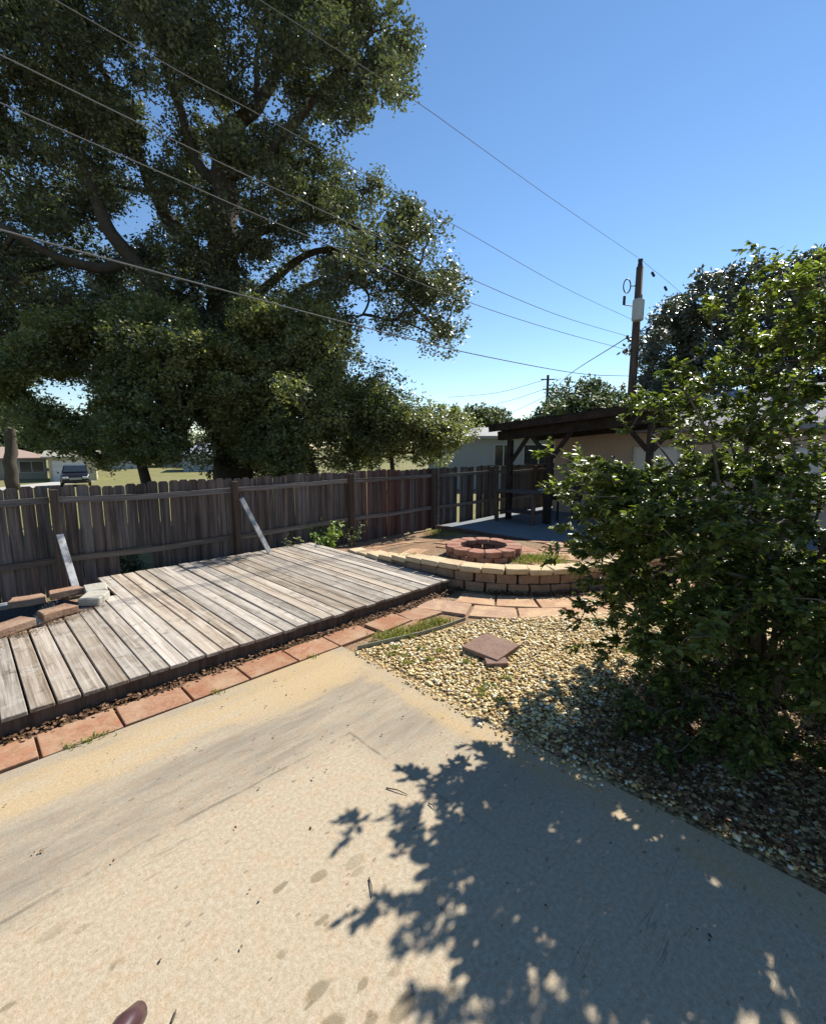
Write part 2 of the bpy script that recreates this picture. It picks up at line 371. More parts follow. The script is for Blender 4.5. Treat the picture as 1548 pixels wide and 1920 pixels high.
# pebbles as real stones
ico = bmesh.new(); bmesh.ops.create_icosphere(ico, subdivisions=1, radius=1)
IV = np.array([v.co[:] for v in ico.verts]); IF = np.array([[v.index for v in f.verts] for f in ico.faces]); ico.free()
poly_g = [(2.58, -3), (7.5, -3), (7.5, 2.1), (5.3, 2.1), (4.1, 2.98), (3.55, 3.08), (2.62, 3.33)]
def inside(poly, x, y):
    c = False; j = len(poly)-1
    for i in range(len(poly)):
        xi, yi = poly[i]; xj, yj = poly[j]
        if (yi > y) != (yj > y) and x < (xj-xi)*(y-yi)/(yj-yi)+xi: c = not c
        j = i
    return c
def pebbles(poly, n, smin, smax, z, name):
    xs = [p[0] for p in poly]; ys = [p[1] for p in poly]; out = []
    while len(out) < n:
        a = random.uniform(min(xs), max(xs)); b = random.uniform(min(ys), max(ys))
        if inside(poly, a, b) or random.random() < .0: out.append((a, b))
    P = np.array([Y(a, b)[:] for a, b in out]); k = len(P)
    s = rng.uniform(smin, smax, k)*(1+.5*(rng.random(k) > .9))
    sc = np.stack([s*rng.uniform(.8, 1.35, k), s*rng.uniform(.65, 1, k), s*rng.uniform(.4, .65, k)], 1)
    an = rng.uniform(0, 6.28, k); til = rng.normal(0, .3, k)
    Q = IV[None]*sc[:, None]*(1+rng.normal(0, .1, (k, len(IV), 1)))
    y2 = Q[..., 1]*np.cos(til)[:, None]-Q[..., 2]*np.sin(til)[:, None]; z2 = Q[..., 1]*np.sin(til)[:, None]+Q[..., 2]*np.cos(til)[:, None]
    X = Q[..., 0]*np.cos(an)[:, None]-y2*np.sin(an)[:, None]; Yy = Q[..., 0]*np.sin(an)[:, None]+y2*np.cos(an)[:, None]
    V = np.stack([X+P[:, None, 0], Yy+P[:, None, 1], z2+z+sc[:, None, 2]*.5+rng.uniform(0, .008, (k, 1))], -1).reshape(-1, 3)
    F = (IF[None]+np.arange(k)[:, None, None]*len(IV)).reshape(-1, 3)
    o = link(name, np_mesh(name, V, F, True), None, M['pebble']); return o
pb = pebbles([(2.58, -.6), (3.4, -.6), (5.6, .4), (5.6, 1.95), (5.3, 2.1), (4.1, 2.98), (3.55, 3.08), (2.62, 3.33)], 16500, .009, .018, -.012, 'gravel')
tag(pb, 'golden river gravel bed between patio and curved wall', 'gravel', kind='stuff')

sp_ = pebbles([(2.40, .9), (2.56, .9), (2.56, 3.4), (2.50, 3.4)], 260, .006, .013, .0, 'gravel')
tag(sp_, 'stray gravel stones spilled onto the edge of the concrete patio', 'gravel', kind='stuff')
# ------------------------------------------------------------------ foliage tools
def leaves_arrays(P, size, nrm_up=.5, aspect=.5, shape='rhomb', dirs=None, nor=None):
    k = len(P)
    n = rng.normal(0, 1, (k, 3)); n[:, 2] = np.abs(n[:, 2]) + nrm_up
    if nor is not None: n = nor
    n /= np.linalg.norm(n, axis=1)[:, None]
    d = rng.normal(0, 1, (k, 3)) if dirs is None else dirs
    d -= n*np.sum(d*n, 1)[:, None]; d /= np.linalg.norm(d, axis=1)[:, None]+1e-9
    s = np.cross(n, d); L = (size*rng.uniform(.65, 1.25, k))[:, None]
    if shape == 'rhomb':
        v = np.stack([P-d*L*.5, P+s*L*aspect*.5-n*L*.08, P+d*L*.5, P-s*L*aspect*.5-n*L*.08], 1).reshape(-1, 3)
        F = np.arange(k*4).reshape(-1, 4)
    else:      # six-point leaf folded on the midrib, as two quads
        W = L*aspect*.5; droop = -n*L*.10
        v = np.stack([P, P+d*L*.33+s*W-n*0+n*W*.25, P+d*L*.72+s*W*.72+n*W*.2+droop*.5, P+d*L+droop, P+d*L*.72-s*W*.72+n*W*.2+droop*.5, P+d*L*.33-s*W+n*W*.25], 1).reshape(-1, 3)
        b = np.arange(k)[:, None]*6
        F = np.concatenate([b+np.array([0, 1, 2, 3]), b+np.array([0, 3, 4, 5])], 0)
    return v, F
def clump_points(centers, radii, per, flat=.75, shell=.5):
    """leaf positions in small uneven sprays round each clump centre"""
    out = []
    for c, r in zip(centers, radii):
        nsp = max(3, int(per/16)); cnt = 0
        u = rng.normal(0, 1, (nsp, 3)); u /= np.linalg.norm(u, axis=1)[:, None]
        rr = r*rng.uniform(shell, 1, nsp)**.7
        sc = c + u*rr[:, None]*np.array([1, 1, flat])
        pts = sc[rng.integers(0, nsp, per)] + rng.normal(0, r*.16, (per, 3))
        out.append(pts)
    return np.concatenate(out)
def inpoly_np(poly, u, v):
    return inside(poly, u, v)
def grow(nodes, tips, maxlen=9.0):
    """joins each tip to the nearest point already part of the branching, nearest tips first; returns (parent point, tip, load)"""
    A = np.array([list(n) for n in nodes]); T = np.array([list(t) for t in tips]); n0 = len(A)
    d0 = np.array([np.min(np.linalg.norm(A-t, axis=1)) for t in T]); order = np.argsort(d0)
    allp = np.zeros((n0+len(T), 3)); allp[:n0] = A; par = {}; cnt = n0; load = np.zeros(n0+len(T))
    for i in order:
        t = T[i]; dd = np.linalg.norm(allp[:cnt]-t, axis=1) + np.maximum(0, allp[:cnt, 2]-t[2])*.7
        j = int(np.argmin(dd)); allp[cnt] = t; par[cnt] = j; cnt += 1
    for k in range(cnt-1, n0-1, -1):
        load[k] += 1; 
        if par[k] >= n0: load[par[k]] += load[k]
    return [(Vector(allp[par[k]]), Vector(allp[k]), load[k]) for k in range(n0, cnt)]
def tree(name, label, cat, polys, depth, dspread, nclump, cr, per, leaf, mat, base, limbs=(), trunk_r=.3, holes=(), group=None, aspect=.55, up=.6, twigs=True, shell=.45):
    """crown filled clump by clump over the volume read from the photograph; limbs run from trunk to clumps"""
    root = empty(name, base); bx = Vector(base)
    pts = []; tries = 0
    areas = []
    for p in polys:
        us = [q[0] for q in p]; vs_ = [q[1] for q in p]; areas.append((max(us)-min(us))*(max(vs_)-min(vs_)))
    while len(pts) < nclump and tries < 60000:
        tries += 1
        pi = random.choices(range(len(polys)), areas)[0]; p = polys[pi]
        u = random.uniform(min(q[0] for q in p), max(q[0] for q in p)); v = random.uniform(min(q[1] for q in p), max(q[1] for q in p))
        if not inside(p, u, v): continue
        if any((u-h[0])**2/(h[2]**2)+(v-h[1])**2/((h[3] if len(h) > 3 else h[2])**2) < 1 for h in holes): continue
        pts.append(at(u, v, depth + random.gauss(0, dspread))[:])
    Cn = np.array(pts); Rr = rng.uniform(cr*.6, cr*1.25, len(Cn))
    P = clump_points(Cn, Rr, per, shell=shell)
    v, F = leaves_arrays(P, leaf, up, aspect)
    v -= np.array(base)[None]
    cr_o = link('crown', np_mesh('crown', v, F), root, mat); tag(cr_o, kind='stuff')
    # trunk and limbs
    anchors = []
    if limbs:
        for i, (lp, lr) in enumerate(limbs):
            m = MB(); q = [Vector(x) - bx for x in lp]
            # smooth wobble
            fine = []; fr = []; Q = [q[0]*2-q[1]]+q+[q[-1]*2-q[-2]]
            for j in range(len(q)-1):
                p0, p1, p2, p3 = Q[j:j+4]
                for t in range(6):
                    s = t/6; pp = .5*((2*p1)+(p2-p0)*s+(2*p0-5*p1+4*p2-p3)*s*s+(3*p1-p0-3*p2+p3)*s**3); pp += noise.noise_vector(pp*1.3+bx)*(lr[j]*.6); fine.append(pp); fr.append(lr[j]*(1-s)+lr[j+1]*s)
            fine.append(q[-1]); fr.append(lr[-1])
            m.tube(fine, [x*.8 for x in fr] if i else fr, 10)
            m.build('trunk' if i == 0 else 'limb', M['bark'], root, smooth=True)
            anchors += [f for f in fine[len(fine)//3:]]
    else:
        top = Vector(Cn.mean(0)) - bx; m = MB()
        tp = [Vector((0, 0, -.2)), Vector((top.x*.2, top.y*.2, top.z*.35)), Vector((top.x*.6, top.y*.6, top.z*.7)), top]
        m.tube(tp, [trunk_r*1.2, trunk_r, trunk_r*.7, trunk_r*.35], 9); m.build('trunk', M['bark'], root, smooth=True); anchors = tp[1:]
    if twigs:
        m = MB()
        for p, q, ld in grow(anchors, [Vector(c)-bx for c in Cn]):
            L = (q-p).length
            if L > 2.3: continue
            r0 = min(.012+.011*math.sqrt(ld), .07)*leaf/.13; w_ = noise.noise_vector(q*2.1)*(.18*L)
            m.tube([p, p.lerp(q, .35)+w_*.7, p.lerp(q, .7)+w_*.8, q], [r0*1.15, r0, r0*.85, r0*.7], 5, caps=False)
        tag(m.build('branches', M['bark'], root, smooth=True), kind='stuff')
    tag(root, label, cat, group); return root

# ------------------------------------------------------------------ great oak beyond the fence
crown = [(-160, -80), (720, -80), (745, 0), (760, 50), (765, 90), (755, 150), (725, 190), (700, 205), (650, 225), (622, 285), (650, 330), (700, 350),
         (775, 385), (812, 420), (812, 460), (835, 510), (852, 560), (852, 620), (858, 650), (820, 668), (760, 668), (700, 720), (640, 780), (520, 800), (300, 780), (120, 800), (-160, 800)]
holes = [(183, 118, 30), (292, 235, 24, 34), (270, 385, 34, 44), (183, 452, 34, 26), (478, 90, 20, 75), (470, 190, 26, 32), (662, 560, 28, 34), (742, 640, 60, 28), (4, 140, 18), (38, 205, 18),
         (352, 370, 24, 34), (400, 5, 28, 26), (590, 235, 18, 36), (570, 460, 16, 22), (330, 190, 12, 16), (408, 478, 12, 16), (540, 180, 12, 30), (150, 740, 34, 40), (60, 735, 46, 26), (365, 800, 24), (690, 690, 70, 22), (95, 330, 12, 12), (640, 250, 16, 30)]
D = 14.0; ob_ = Vector((at(440, 890, D).x, D, -.3))
limbs = [
 ([ob_, at(432, 700, D), at(424, 560, D), at(420, 450, D), at(420, 330, D), at(440, 235, D)], [.62, .52, .45, .4, .34, .28]),
 ([at(440, 235, D), at(500, 170, D), at(530, 60, D-.3), at(560, -40, D-.4)], [.26, .2, .13, .06]),
 ([at(440, 235, D), at(478, 200, D), at(482, 100, D+.4), at(505, 10, D+.6)], [.16, .12, .09, .05]),
 ([at(428, 640, D), at(350, 580, D-.6), at(262, 500, D-1.2), at(195, 410, D-1.6), at(150, 300, D-2)], [.36, .3, .24, .19, .1]),
 ([at(424, 540, D), at(340, 440, D+.3), at(282, 350, D+.6), at(240, 240, D+.6), at(205, 150, D+.8), at(150, 80, D+1)], [.32, .26, .2, .16, .12, .06]),
 ([at(420, 350, D), at(370, 300, D), at(330, 190, D), at(300, 80, D), at(290, -20, D)], [.2, .17, .13, .1, .06]),
 ([at(430, 330, D), at(500, 290, D-.5), at(570, 210, D-.8), at(640, 120, D-1), at(700, 60, D-1)], [.24, .18, .12, .08, .04]),
 ([at(424, 480, D), at(500, 430, D+.3), at(600, 410, D+.4), at(700, 440, D), at(790, 490, D)], [.2, .14, .09, .06, .03]),
 ([at(430, 640, D), at(520, 570, D+.5), at(600, 525, D+.3), at(650, 520, D), at(690, 552, D), at(680, 590, D-.2), at(650, 590, D-.4)], [.2, .14, .09, .065, .05, .035, .02]),
 ([at(430, 600, D), at(540, 500, D+.8), at(640, 470, D+1), at(760, 560, D+1), at(820, 620, D+1)], [.2, .14, .1, .07, .04]),
 ([at(262, 500, D-1.2), at(160, 500, D-2), at(50, 450, D-2.6), at(-60, 380, D-3)], [.2, .15, .1, .06]),
]
tree('oak_tree', 'towering dark oak with spreading dark limbs beyond the wooden fence', 'tree', [crown], D, 1.3, 800, .6, 520, .108, M['oak'], ob_, limbs, holes=[(h[0], h[1], h[2]*1.3, (h[3] if len(h) > 3 else h[2])*1.3) for h in holes])
tree('oak_tree', 'lighter green low crowned tree hanging over the fence, left of the dark oak trunk', 'tree',
     [[(-30, 660), (60, 610), (150, 590), (210, 560), (330, 575), (380, 620), (420, 660), (450, 720), (450, 790), (400, 800), (335, 830), (310, 840), (250, 850), (190, 820), (170, 760), (130, 700), (60, 700), (60, 790), (-40, 780)], [(170, 740), (345, 760), (390, 800), (380, 872), (300, 850), (250, 872), (185, 862)], [(70, 765), (170, 780), (165, 846), (110, 838), (60, 848)]],
     11.0, .6, 270, .42, 430, .092, M['oak_lit'], Vector((at(262, 800, 11.6).x, 11.9, -.25)), trunk_r=.13, holes=[(150, 742, 40, 36), (55, 735, 34, 22), (365, 805, 24, 30)])
tree('oak_tree', 'bushy green tree behind the fence between the great oak trunk and the low shrub mass', 'tree',
     [[(420, 640), (460, 590), (520, 560), (590, 575), (625, 620), (640, 700), (640, 800), (620, 860), (520, 885), (440, 850), (430, 760), (400, 690)]],
     11.5, .6, 210, .42, 430, .092, M['oak_lit'], Vector((at(520, 850, 12).x, 12.3, -.25)), trunk_r=.14)
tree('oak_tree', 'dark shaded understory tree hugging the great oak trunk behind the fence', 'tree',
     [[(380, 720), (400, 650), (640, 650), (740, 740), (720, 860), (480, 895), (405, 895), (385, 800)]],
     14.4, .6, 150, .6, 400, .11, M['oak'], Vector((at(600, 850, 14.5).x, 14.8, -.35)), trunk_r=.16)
tree('hedge_shrub', 'sprawling olive green shrub spilling over the fence beside the pale house', 'shrub',
     [[(620, 740), (680, 715), (720, 745), (790, 760), (850, 770), (880, 790), (870, 820), (840, 850), (790, 868), (640, 872), (600, 820)]],
     12.6, .5, 160, .4, 380, .09, M['oak_lit'], Vector((at(740, 860, 12.8).x, 12.9, -.2)), trunk_r=.08)
# ------------------------------------------------------------------ trees on the right and far away
tree('oak_tree', 'large grey green tree rising behind the glossy bush at the right', 'tree',
     [[(1205, 640), (1222, 590), (1250, 568), (1300, 540), (1350, 510), (1410, 498), (1470, 500), (1548, 475), (1650, 440), (1650, 800), (1260, 800), (1205, 700)]],
     19, 1.1, 330, .6, 260, .17, M['grey_tree'], Vector((14.5, 19.5, -.1)), trunk_r=.35)
tree('oak_tree', 'small dark tree beside the foot of the utility pole', 'tree',
     [[(1205, 690), (1240, 650), (1300, 640), (1320, 780), (1195, 790)]], 18.6, .5, 36, .45, 240, .14, M['oak'], Vector((at(1245, 800, 18.6).x, 18.6, -.1)), trunk_r=.14)
tree('oak_tree', 'rounded green tree far off behind the slender distant pole', 'tree',
     [[(1002, 775), (1030, 755), (1060, 722), (1100, 715), (1140, 722), (1175, 745), (1190, 800), (1000, 800)]], 42, 1.5, 90, 1.1, 180, .32, M['far'], Vector((at(1100, 800, 42).x, 42, -.4)), trunk_r=.3)
tree('oak_tree', 'low distant tree line crown just right of the olive shrub', 'tree',
     [[(850, 775), (880, 768), (930, 768), (965, 785), (975, 800), (850, 805)]], 46, 1.5, 50, .9, 170, .34, M['far'], Vector((at(905, 815, 46).x, 46, -.8)), trunk_r=.3)
far_spec = [(-60, 780, 90, 62, 'dull green far tree at the left edge behind the tan roofed house'),
            (60, 790, 60, 66, 'olive far tree above the tan roof, right of the bare trunk'),
            (150, 800, 55, 74, 'dark far tree above the cream garage'),
            (245, 815, 50, 80, 'far tree between the cream garage and the pale blue house'),
            (330, 820, 42, 84, 'small far tree left of the red brown roof'),
            (430, 815, 50, 82, 'far tree behind the grey blue roof')]
for (u, v, r, dd, lb) in far_spec:
    v += 14; r *= 1.15
    p = [(u+r*math.cos(t)*random.uniform(.85, 1.1), v+10+r*.62*math.sin(t)*random.uniform(.8, 1.1)) for t in np.linspace(0, 6.28, 12)[:-1]]
    tree('oak_tree', lb, 'tree', [p], dd, 2, 80, 1.8, 170, .5, M['far'], Vector((at(u, 870, dd).x, dd, -1.3)), trunk_r=.35, group='far trees beyond the houses', twigs=False)
# bare trunk at the far left with a thin crown
b0 = Vector((at(22, 900, 32).x, 32, -.9))
tree('oak_tree', 'straight tree trunk standing before the tan roofed house at the left edge', 'tree',
     [[(-60, 640), (60, 650), (70, 690), (40, 715), (-60, 715)]], 31, 1, 30, 1.0, 200, .25, M['oak_lit'], b0,
     [([b0, at(18, 820, 32), at(12, 740, 32), at(2, 660, 32)], [.42, .34, .3, .2]), ([at(12, 740, 32), at(45, 700, 32), at(60, 670, 31.5)], [.16, .12, .06])])

# ------------------------------------------------------------------ fence: posts, rails, pickets
fence = empty('wooden_fence', Y(4, 7.7, -.12), math.radians(45))
tag(fence, 'long weathered grey brown picket fence closing the yard behind the deck', 'fence')
PA = [-4.05, -1.59, .87, 3.33, 5.81, 8.4, 10.85, 13.3, 15.8]
def fl(a, db, z): return Vector((a-4, db, z+.12))    # fence local; db < 0 is the yard side
def ftop(a): return float(np.interp(a, PA, [1.46, 1.46, 1.44, 1.44, 1.47, 1.46, 1.46, 1.44, 1.44])) + .012*math.sin(a*3.1)
def gz(a, b): 
    p = Y(a, b); return hz(p.x, p.y)
pm = {}
def picket_mesh(hh, wd, red):
    key = (round(hh, 2), wd, red)
    if key not in pm:
        m = MB(); e = .028; h = key[0]; n = 0; x = wd/2
        prof = [(-x, 0), (x, 0), (x, h-e), (x-e, h), (-x+e, h), (-x, h-e)]
        for yy in (-.008, .008):
            for q in prof: m.v.append((q[0], yy, q[1]))
        m.f.append((5, 4, 3, 2, 1, 0)); m.f.append((6, 7, 8, 9, 10, 11))
        for i in range(6): j = (i+1) % 6; m.f.append((i, j, j+6, i+6))
        me = m.mesh('picket'); me.materials.append(M['fence_red'] if red else M['fence']); pm[key] = me
    return pm[key]
a = -3.9; i = 0; 
while a < 15.7:
    wd = .14; red = (5.9 < a < 8.3 and random.random() < .75)
    z0 = -.10 + random.uniform(-.01, .03); zt = ftop(a) + random.choice((-.02, -.01, 0, 0, .01))
    if 1.55 < a < 1.99: z0 = .47                                   # a hole low in the fence
    gapp = random.choice((.004, .006, .009, .012)) if a < 8.4 else random.choice((.006, .012, .02, .035))
    if a > 8.6 and random.random() < .07: a += .1; 
    o = link('picket', picket_mesh(zt-z0, wd, red), fence)
    o.location = fl(a+wd/2, .055+random.uniform(-.002, .004), z0); o.rotation_euler = (0, random.gauss(0, .003), random.gauss(0, .02))
    a += wd + gapp; i += 1
for k, p in enumerate(PA):
    m = MB().box(fl(p, -.045, (ftop(p)-.04-.25)/2), (.09, .09, ftop(p)-.04+.25)); o = m.build('post', M['post'], fence, bevel=.004)
    if k < len(PA)-1:
        q = PA[k+1]
        for zz in (1.27, .45):
            m = MB(); s0, s1 = random.uniform(-.02, .01), random.uniform(-.02, .01)
            m2 = [fl(p+.047, .02, zz+s0+(ftop(p)-1.46)), fl((p+q)/2, .02, zz-.02+(ftop(q)-1.46)), fl(q-.047, .02, zz+s1+(ftop(q)-1.46))]
            m.bar(m2[0], m2[1], .038, .085); m.bar(m2[1], m2[2], .038, .085)
            m.build('rail', M['rail'], fence)
MB().box(fl(8.53, -.05, .66), (.05, .05, 1.55)).build('post', M['rail'], fence)
tree('hedge_shrub', 'dark green bush seen through the hole low in the fence', 'shrub', [[(150, 1020), (260, 1020), (260, 1100), (150, 1100)]], 7.7, .2, 42, .24, 160, .06, M['oak'],
     Vector((at(200, 1080, 7.7).x, 7.7, -.15)), trunk_r=.03)

# ------------------------------------------------------------------ deck
DZ = .15
deck = empty('wooden_deck', Y(1.5, 3.98, 0), math.radians(45))
tag(deck, 'low weathered grey plank deck between the fence and the patio', 'deck')
def dl(a, b, z=0): return Vector((a-1.5, b-3.98, z))
bm_cache = {}
def board(a0, b0, b1, wd=.138):
    L = round(b1-b0, 2)
    if L not in bm_cache:
        m = MB(); nseg = 6; ed = .004
        m.box((0, L/2, -.016), (wd, L, .032)); bm_cache[L] = m.mesh('board', bevel=ed)
        bm_cache[L].materials.append(M['deck'])
    o = link('board', bm_cache[L], deck)
    o.location = dl(a0+wd/2, b0, DZ+random.uniform(-.003, .004)); o.rotation_euler = (random.gauss(0, .0008), random.gauss(0, .009), random.gauss(0, .0012))
a = -1.75
while a < 4.58:
    e0 = 3.955+random.uniform(-.012, .012)
    if a < 1.13:
        cut = 5.72 + max(0, a-.05)*.62 if a > -.4 else 5.6
        board(a, e0, round(cut, 1)+.02)
    else: board(a, e0, 7.48+random.uniform(-.004, .004))
    a += .138 + random.choice((.008, .011, .015))
DA = a
MB().box(dl((DA-1.75)/2, 4.0, .052), (DA+1.75, .036, .128)).build('fascia', M['post'], deck, bevel=.003)
MB().box(dl(DA-.03, 5.76, .052), (.036, 3.45, .128)).build('fascia', M['post'], deck, bevel=.003)
for b_ in (4.6, 5.2, 5.8, 6.4, 7.0, 7.42):
    a0_ = -1.7 if b_ < 5.5 else 1.2
    MB().box(dl((a0_+DA-.08)/2, b_, .055), (DA-.08-a0_, .038, .12)).build('joist', M['post'], deck)

# ------------------------------------------------------------------ pavers by the patio
pav = empty('paver_border', Y(1, 3.7, 0), math.radians(45)); tag(pav, kind='structure')
mp_ = MB().box((0, 0, -.02), (.448, .31, .05)).mesh('paver', bevel=.006, segs=2); mp_.materials.append(M['paver'])
a = -1.2
while a < 2.9:
    o = link('paver', mp_, pav); o.location = (a+.23-1, 3.705-3.7+random.uniform(-.006, .006), random.uniform(-.006, .003)+.002)
    o.rotation_euler = (random.gauss(0, .008), random.gauss(0, .006), random.gauss(0, .006)); a += .465
# curved retaining wall line (yard axes)
WL = [(4.86, 6.25), (4.80, 5.7), (4.80, 5.1), (4.84, 4.4), (4.98, 3.8), (5.4, 3.16), (6.1, 2.66), (6.9, 2.34), (7.9, 2.12), (9.0, 2.05), (10.2, 2.05)]
def catmull(P, n=24):
    P = [Vector((*p, 0)) for p in P]; out = []
    Q = [P[0]*2-P[1]] + P + [P[-1]*2-P[-2]]
    for i in range(1, len(Q)-2):
        for t in range(n):
            s = t/n; p0, p1, p2, p3 = Q[i-1:i+3]
            out.append(.5*((2*p1)+(p2-p0)*s+(2*p0-5*p1+4*p2-p3)*s*s+(3*p1-p0-3*p2+p3)*s**3))
    out.append(P[-1]); return out
CL = catmull(WL); cum = [0]
for i in range(1, len(CL)): cum.append(cum[-1]+(CL[i]-CL[i-1]).length)
def zdrop(a, b): return -.16*min(1, max(0, (b-4.6)/1.5))*min(1, max(0, (6.6-a)/1.2))
def along(s):
    s = max(0, min(cum[-1]-1e-4, s)); i = int(np.searchsorted(cum, s, side='right'))-1; i = min(i, len(CL)-2)
    t = (s-cum[i])/(cum[i+1]-cum[i]); p = CL[i].lerp(CL[i+1], t); d = (CL[i+1]-CL[i]).normalized()
    return p, math.atan2(d.y, d.x)                  # outward (camera side) is to the right of travel
wall = empty('retaining_wall', Y(5.4, 3.2, 0), math.radians(45))
tag(wall, 'low curved block retaining wall with sandy cap stones around the fire pit terrace', 'wall')
W0 = Vector((5.4, 3.2, 0))
bl = []
for k in range(4):
    m = MB().box((0, 0, 0), (.275, .2, .132)).mesh('block', bevel=.012, cuts=1, rough=.012); m.materials.append(M['block']); bl.append(m)
cp = []
for k in range(4):
    m = MB().box((0, 0, 0), (.30, .30, .075)).mesh('cap_stone', bevel=.012, cuts=1, rough=.006); m.materials.append(M['cap']); cp.append(m)
for c in range(2):
    s = .1 if c else .25
    while s < cum[-1]-.1:
        p, an = along(s); o = link('block', random.choice(bl), wall)
        off = Vector((math.sin(an), -math.cos(an), 0))*(random.uniform(-.008, .012)-.012*c)
        o.location = p + off - W0 + Vector((0, 0, .045+.137*c+zdrop(p.x, p.y))); o.rotation_euler = (0, random.gauss(0, .01), an+random.gauss(0, .025)); s += .285
s = 0.0
while s < cum[-1]-.05:
    p, an = along(s); o = link('cap_stone', random.choice(cp), wall)
    o.location = p - W0 + Vector((-math.sin(an)*.03, math.cos(an)*.03, .288+zdrop(p.x, p.y)+random.uniform(-.004, .006))); o.rotation_euler = (random.gauss(0, .015), random.gauss(0, .012), an+random.gauss(0, .03)); s += .308
# curved flagstone path below the wall (two rows of fitted tiles)
flag = empty('flagstone_path', Y(5, 2.8, 0), math.radians(45)); tag(flag, kind='structure'); F0 = Vector((5, 2.8, 0))
i0 = 2.3
for row in range(2):
    s = 2.0 + .2*row
    while s < cum[-1]-1.2:
        o0 = .27+.42*row; o1 = o0+.395; q = []
        for ss, oo in ((s+.012, o0), (s+.012, o1), (s+.40, o1), (s+.40, o0)):
            p, an = along(ss); q.append(p+Vector((math.sin(an), -math.cos(an), 0))*oo-F0)
        c = sum(q, Vector())/4
        wc = c+F0
        if not (wc.y > 3.83 and wc.x < 4.68) and not (wc.y > 3.5 and wc.x < 2.9):
            m = MB().poly([((x-c).x, (x-c).y) for x in q], -.04, .0); o = m.build('flagstone', M['flag'], flag, bevel=.006); o.location = c+Vector((0, 0, random.uniform(.0, .008)-.004)); o.rotation_euler = (random.gauss(0, .008), random.gauss(0, .008), 0)
        s += .415
# loose sandy pavers between the border and the curve
for (a_, b_, r_) in ((3.28, 3.68, .05), (3.74, 3.62, -.06), (3.36, 3.34, .1)):
    o = link('paver', mp_, pav); o.location = (a_-1, b_-3.7, -.006); o.rotation_euler = (0, 0, r_)

# ------------------------------------------------------------------ terrace
def tz(a, b):
    p = Y(a, b); t = min(1, max(0, (p.y-7.9)/2.2)); return .262-.36*t*t*(3-2*t) + .012*noise.noise(Vector((a*2, b*2, 0))) + zdrop(a, b)
TP = [(c.x, c.y) for c in CL] + [(10.2, 7.65), (4.8, 7.65)]
idx = {}; TV = []; TF = []; st = .09
for i in range(int((8.42-4.7)/st)+1):
    for j in range(int((7.66-2.1)/st)+1):
        a_, b_ = 4.72+i*st, 2.1+j*st
        if inside(TP, a_+st/2, b_+st/2):
            q = []
            for (di, dj) in ((0, 0), (1, 0), (1, 1), (0, 1)):
                k = (i+di, j+dj)
                if k not in idx: idx[k] = len(TV); TV.append(Y(4.72+k[0]*st, 2.1+k[1]*st, tz(4.72+k[0]*st, 2.1+k[1]*st))[:])
                q.append(idx[k])
            TF.append(q)
tm = np_mesh('terrace', np.array(TV), np.array(TF), True); tag(link('terrace', tm, None, M['soil']), kind='structure')
tp_ = empty('terrace_paving', Y(6, 4.2, .262), math.radians(45)); tag(tp_, kind='structure')
FPc = ab(1.12, 7.08)
for ring in range(5):
    r0 = .66+ring*.40; nn = int(2*math.pi*(r0+.2)/.42)
    for k in range(nn):
        t0 = 2*math.pi*k/nn+ring*.3; t1 = t0+2*math.pi/nn*.955; tc = (t0+t1)/2
        ca, cb = FPc[0]+(r0+.19)*math.cos(tc), FPc[1]+(r0+.19)*math.sin(tc)
        if not inside(TP, ca, cb) or ca > 8.2 or cb > 7.3 or ca < 4.98: continue
        if min((Vector((ca, cb, 0))-c).length for c in CL[::4]) < .38 or random.random() < (.12+.1*ring): continue
        q = [(FPc[0]+rr*math.cos(t)-ca, FPc[1]+rr*math.sin(t)-cb) for rr, t in ((r0, t0), (r0+.385, t0), (r0+.385, t1), (r0, t1))]
        m = MB().poly(q, -.03, .008); o = m.build('paver', M['paver'] if random.random() < .8 else M['flag'], tp_, bevel=.004)
        zc = tz(ca, cb); gx_ = (tz(ca+.1, cb)-tz(ca-.1, cb))/.2; gy_ = (tz(ca, cb+.1)-tz(ca, cb-.1))/.2
        o.location = (ca-6, cb-4.2, zc-.262+.004); o.rotation_euler = (math.atan(gy_), -math.atan(gx_), 0)
# fire pit
fp = empty('fire_pit', (1.12, 7.08, .27)); tag(fp, 'round red brick fire pit ring standing on the raised terrace', 'fire pit')
for c in range(2):
    nn = 13; ro = .58+.015*c; ri = .40 if c == 0 else .37; hh = .085
    for k in range(nn):
        t0 = 2*math.pi*(k+.5*c)/nn; dt = 2*math.pi/nn
        g = .018; q = []
        tcn = t0+dt/2; cc = Vector((math.cos(tcn), math.sin(tcn), 0))*(ro+ri)/2
        for rr, t in ((ri, t0+g), (ro-.02, t0+g), (ro+.012, t0+dt*.3), (ro+.012, t0+dt*.7), (ro-.02, t0+dt-g), (ri, t0+dt-g)):
            q.append((rr*math.cos(t)-cc.x, rr*math.sin(t)-cc.y))
        m = MB().poly(q, 0, hh); me = m.mesh('brick', bevel=.008, rough=.006)
        o = link('brick', me, fp, M['redblock']); o.location = cc+Vector((0, 0, -.01+c*.092)); o.rotation_euler = (random.gauss(0, .02), random.gauss(0, .02), random.gauss(0, .02))
MB().poly([(.39*math.cos(t), .39*math.sin(t)) for t in np.linspace(0, 6.283, 25)[:-1]], -.02, .01).build('ash_bed', plain('ash', (.06, .045, .04), .95, .1, .5, 20, .02), fp)
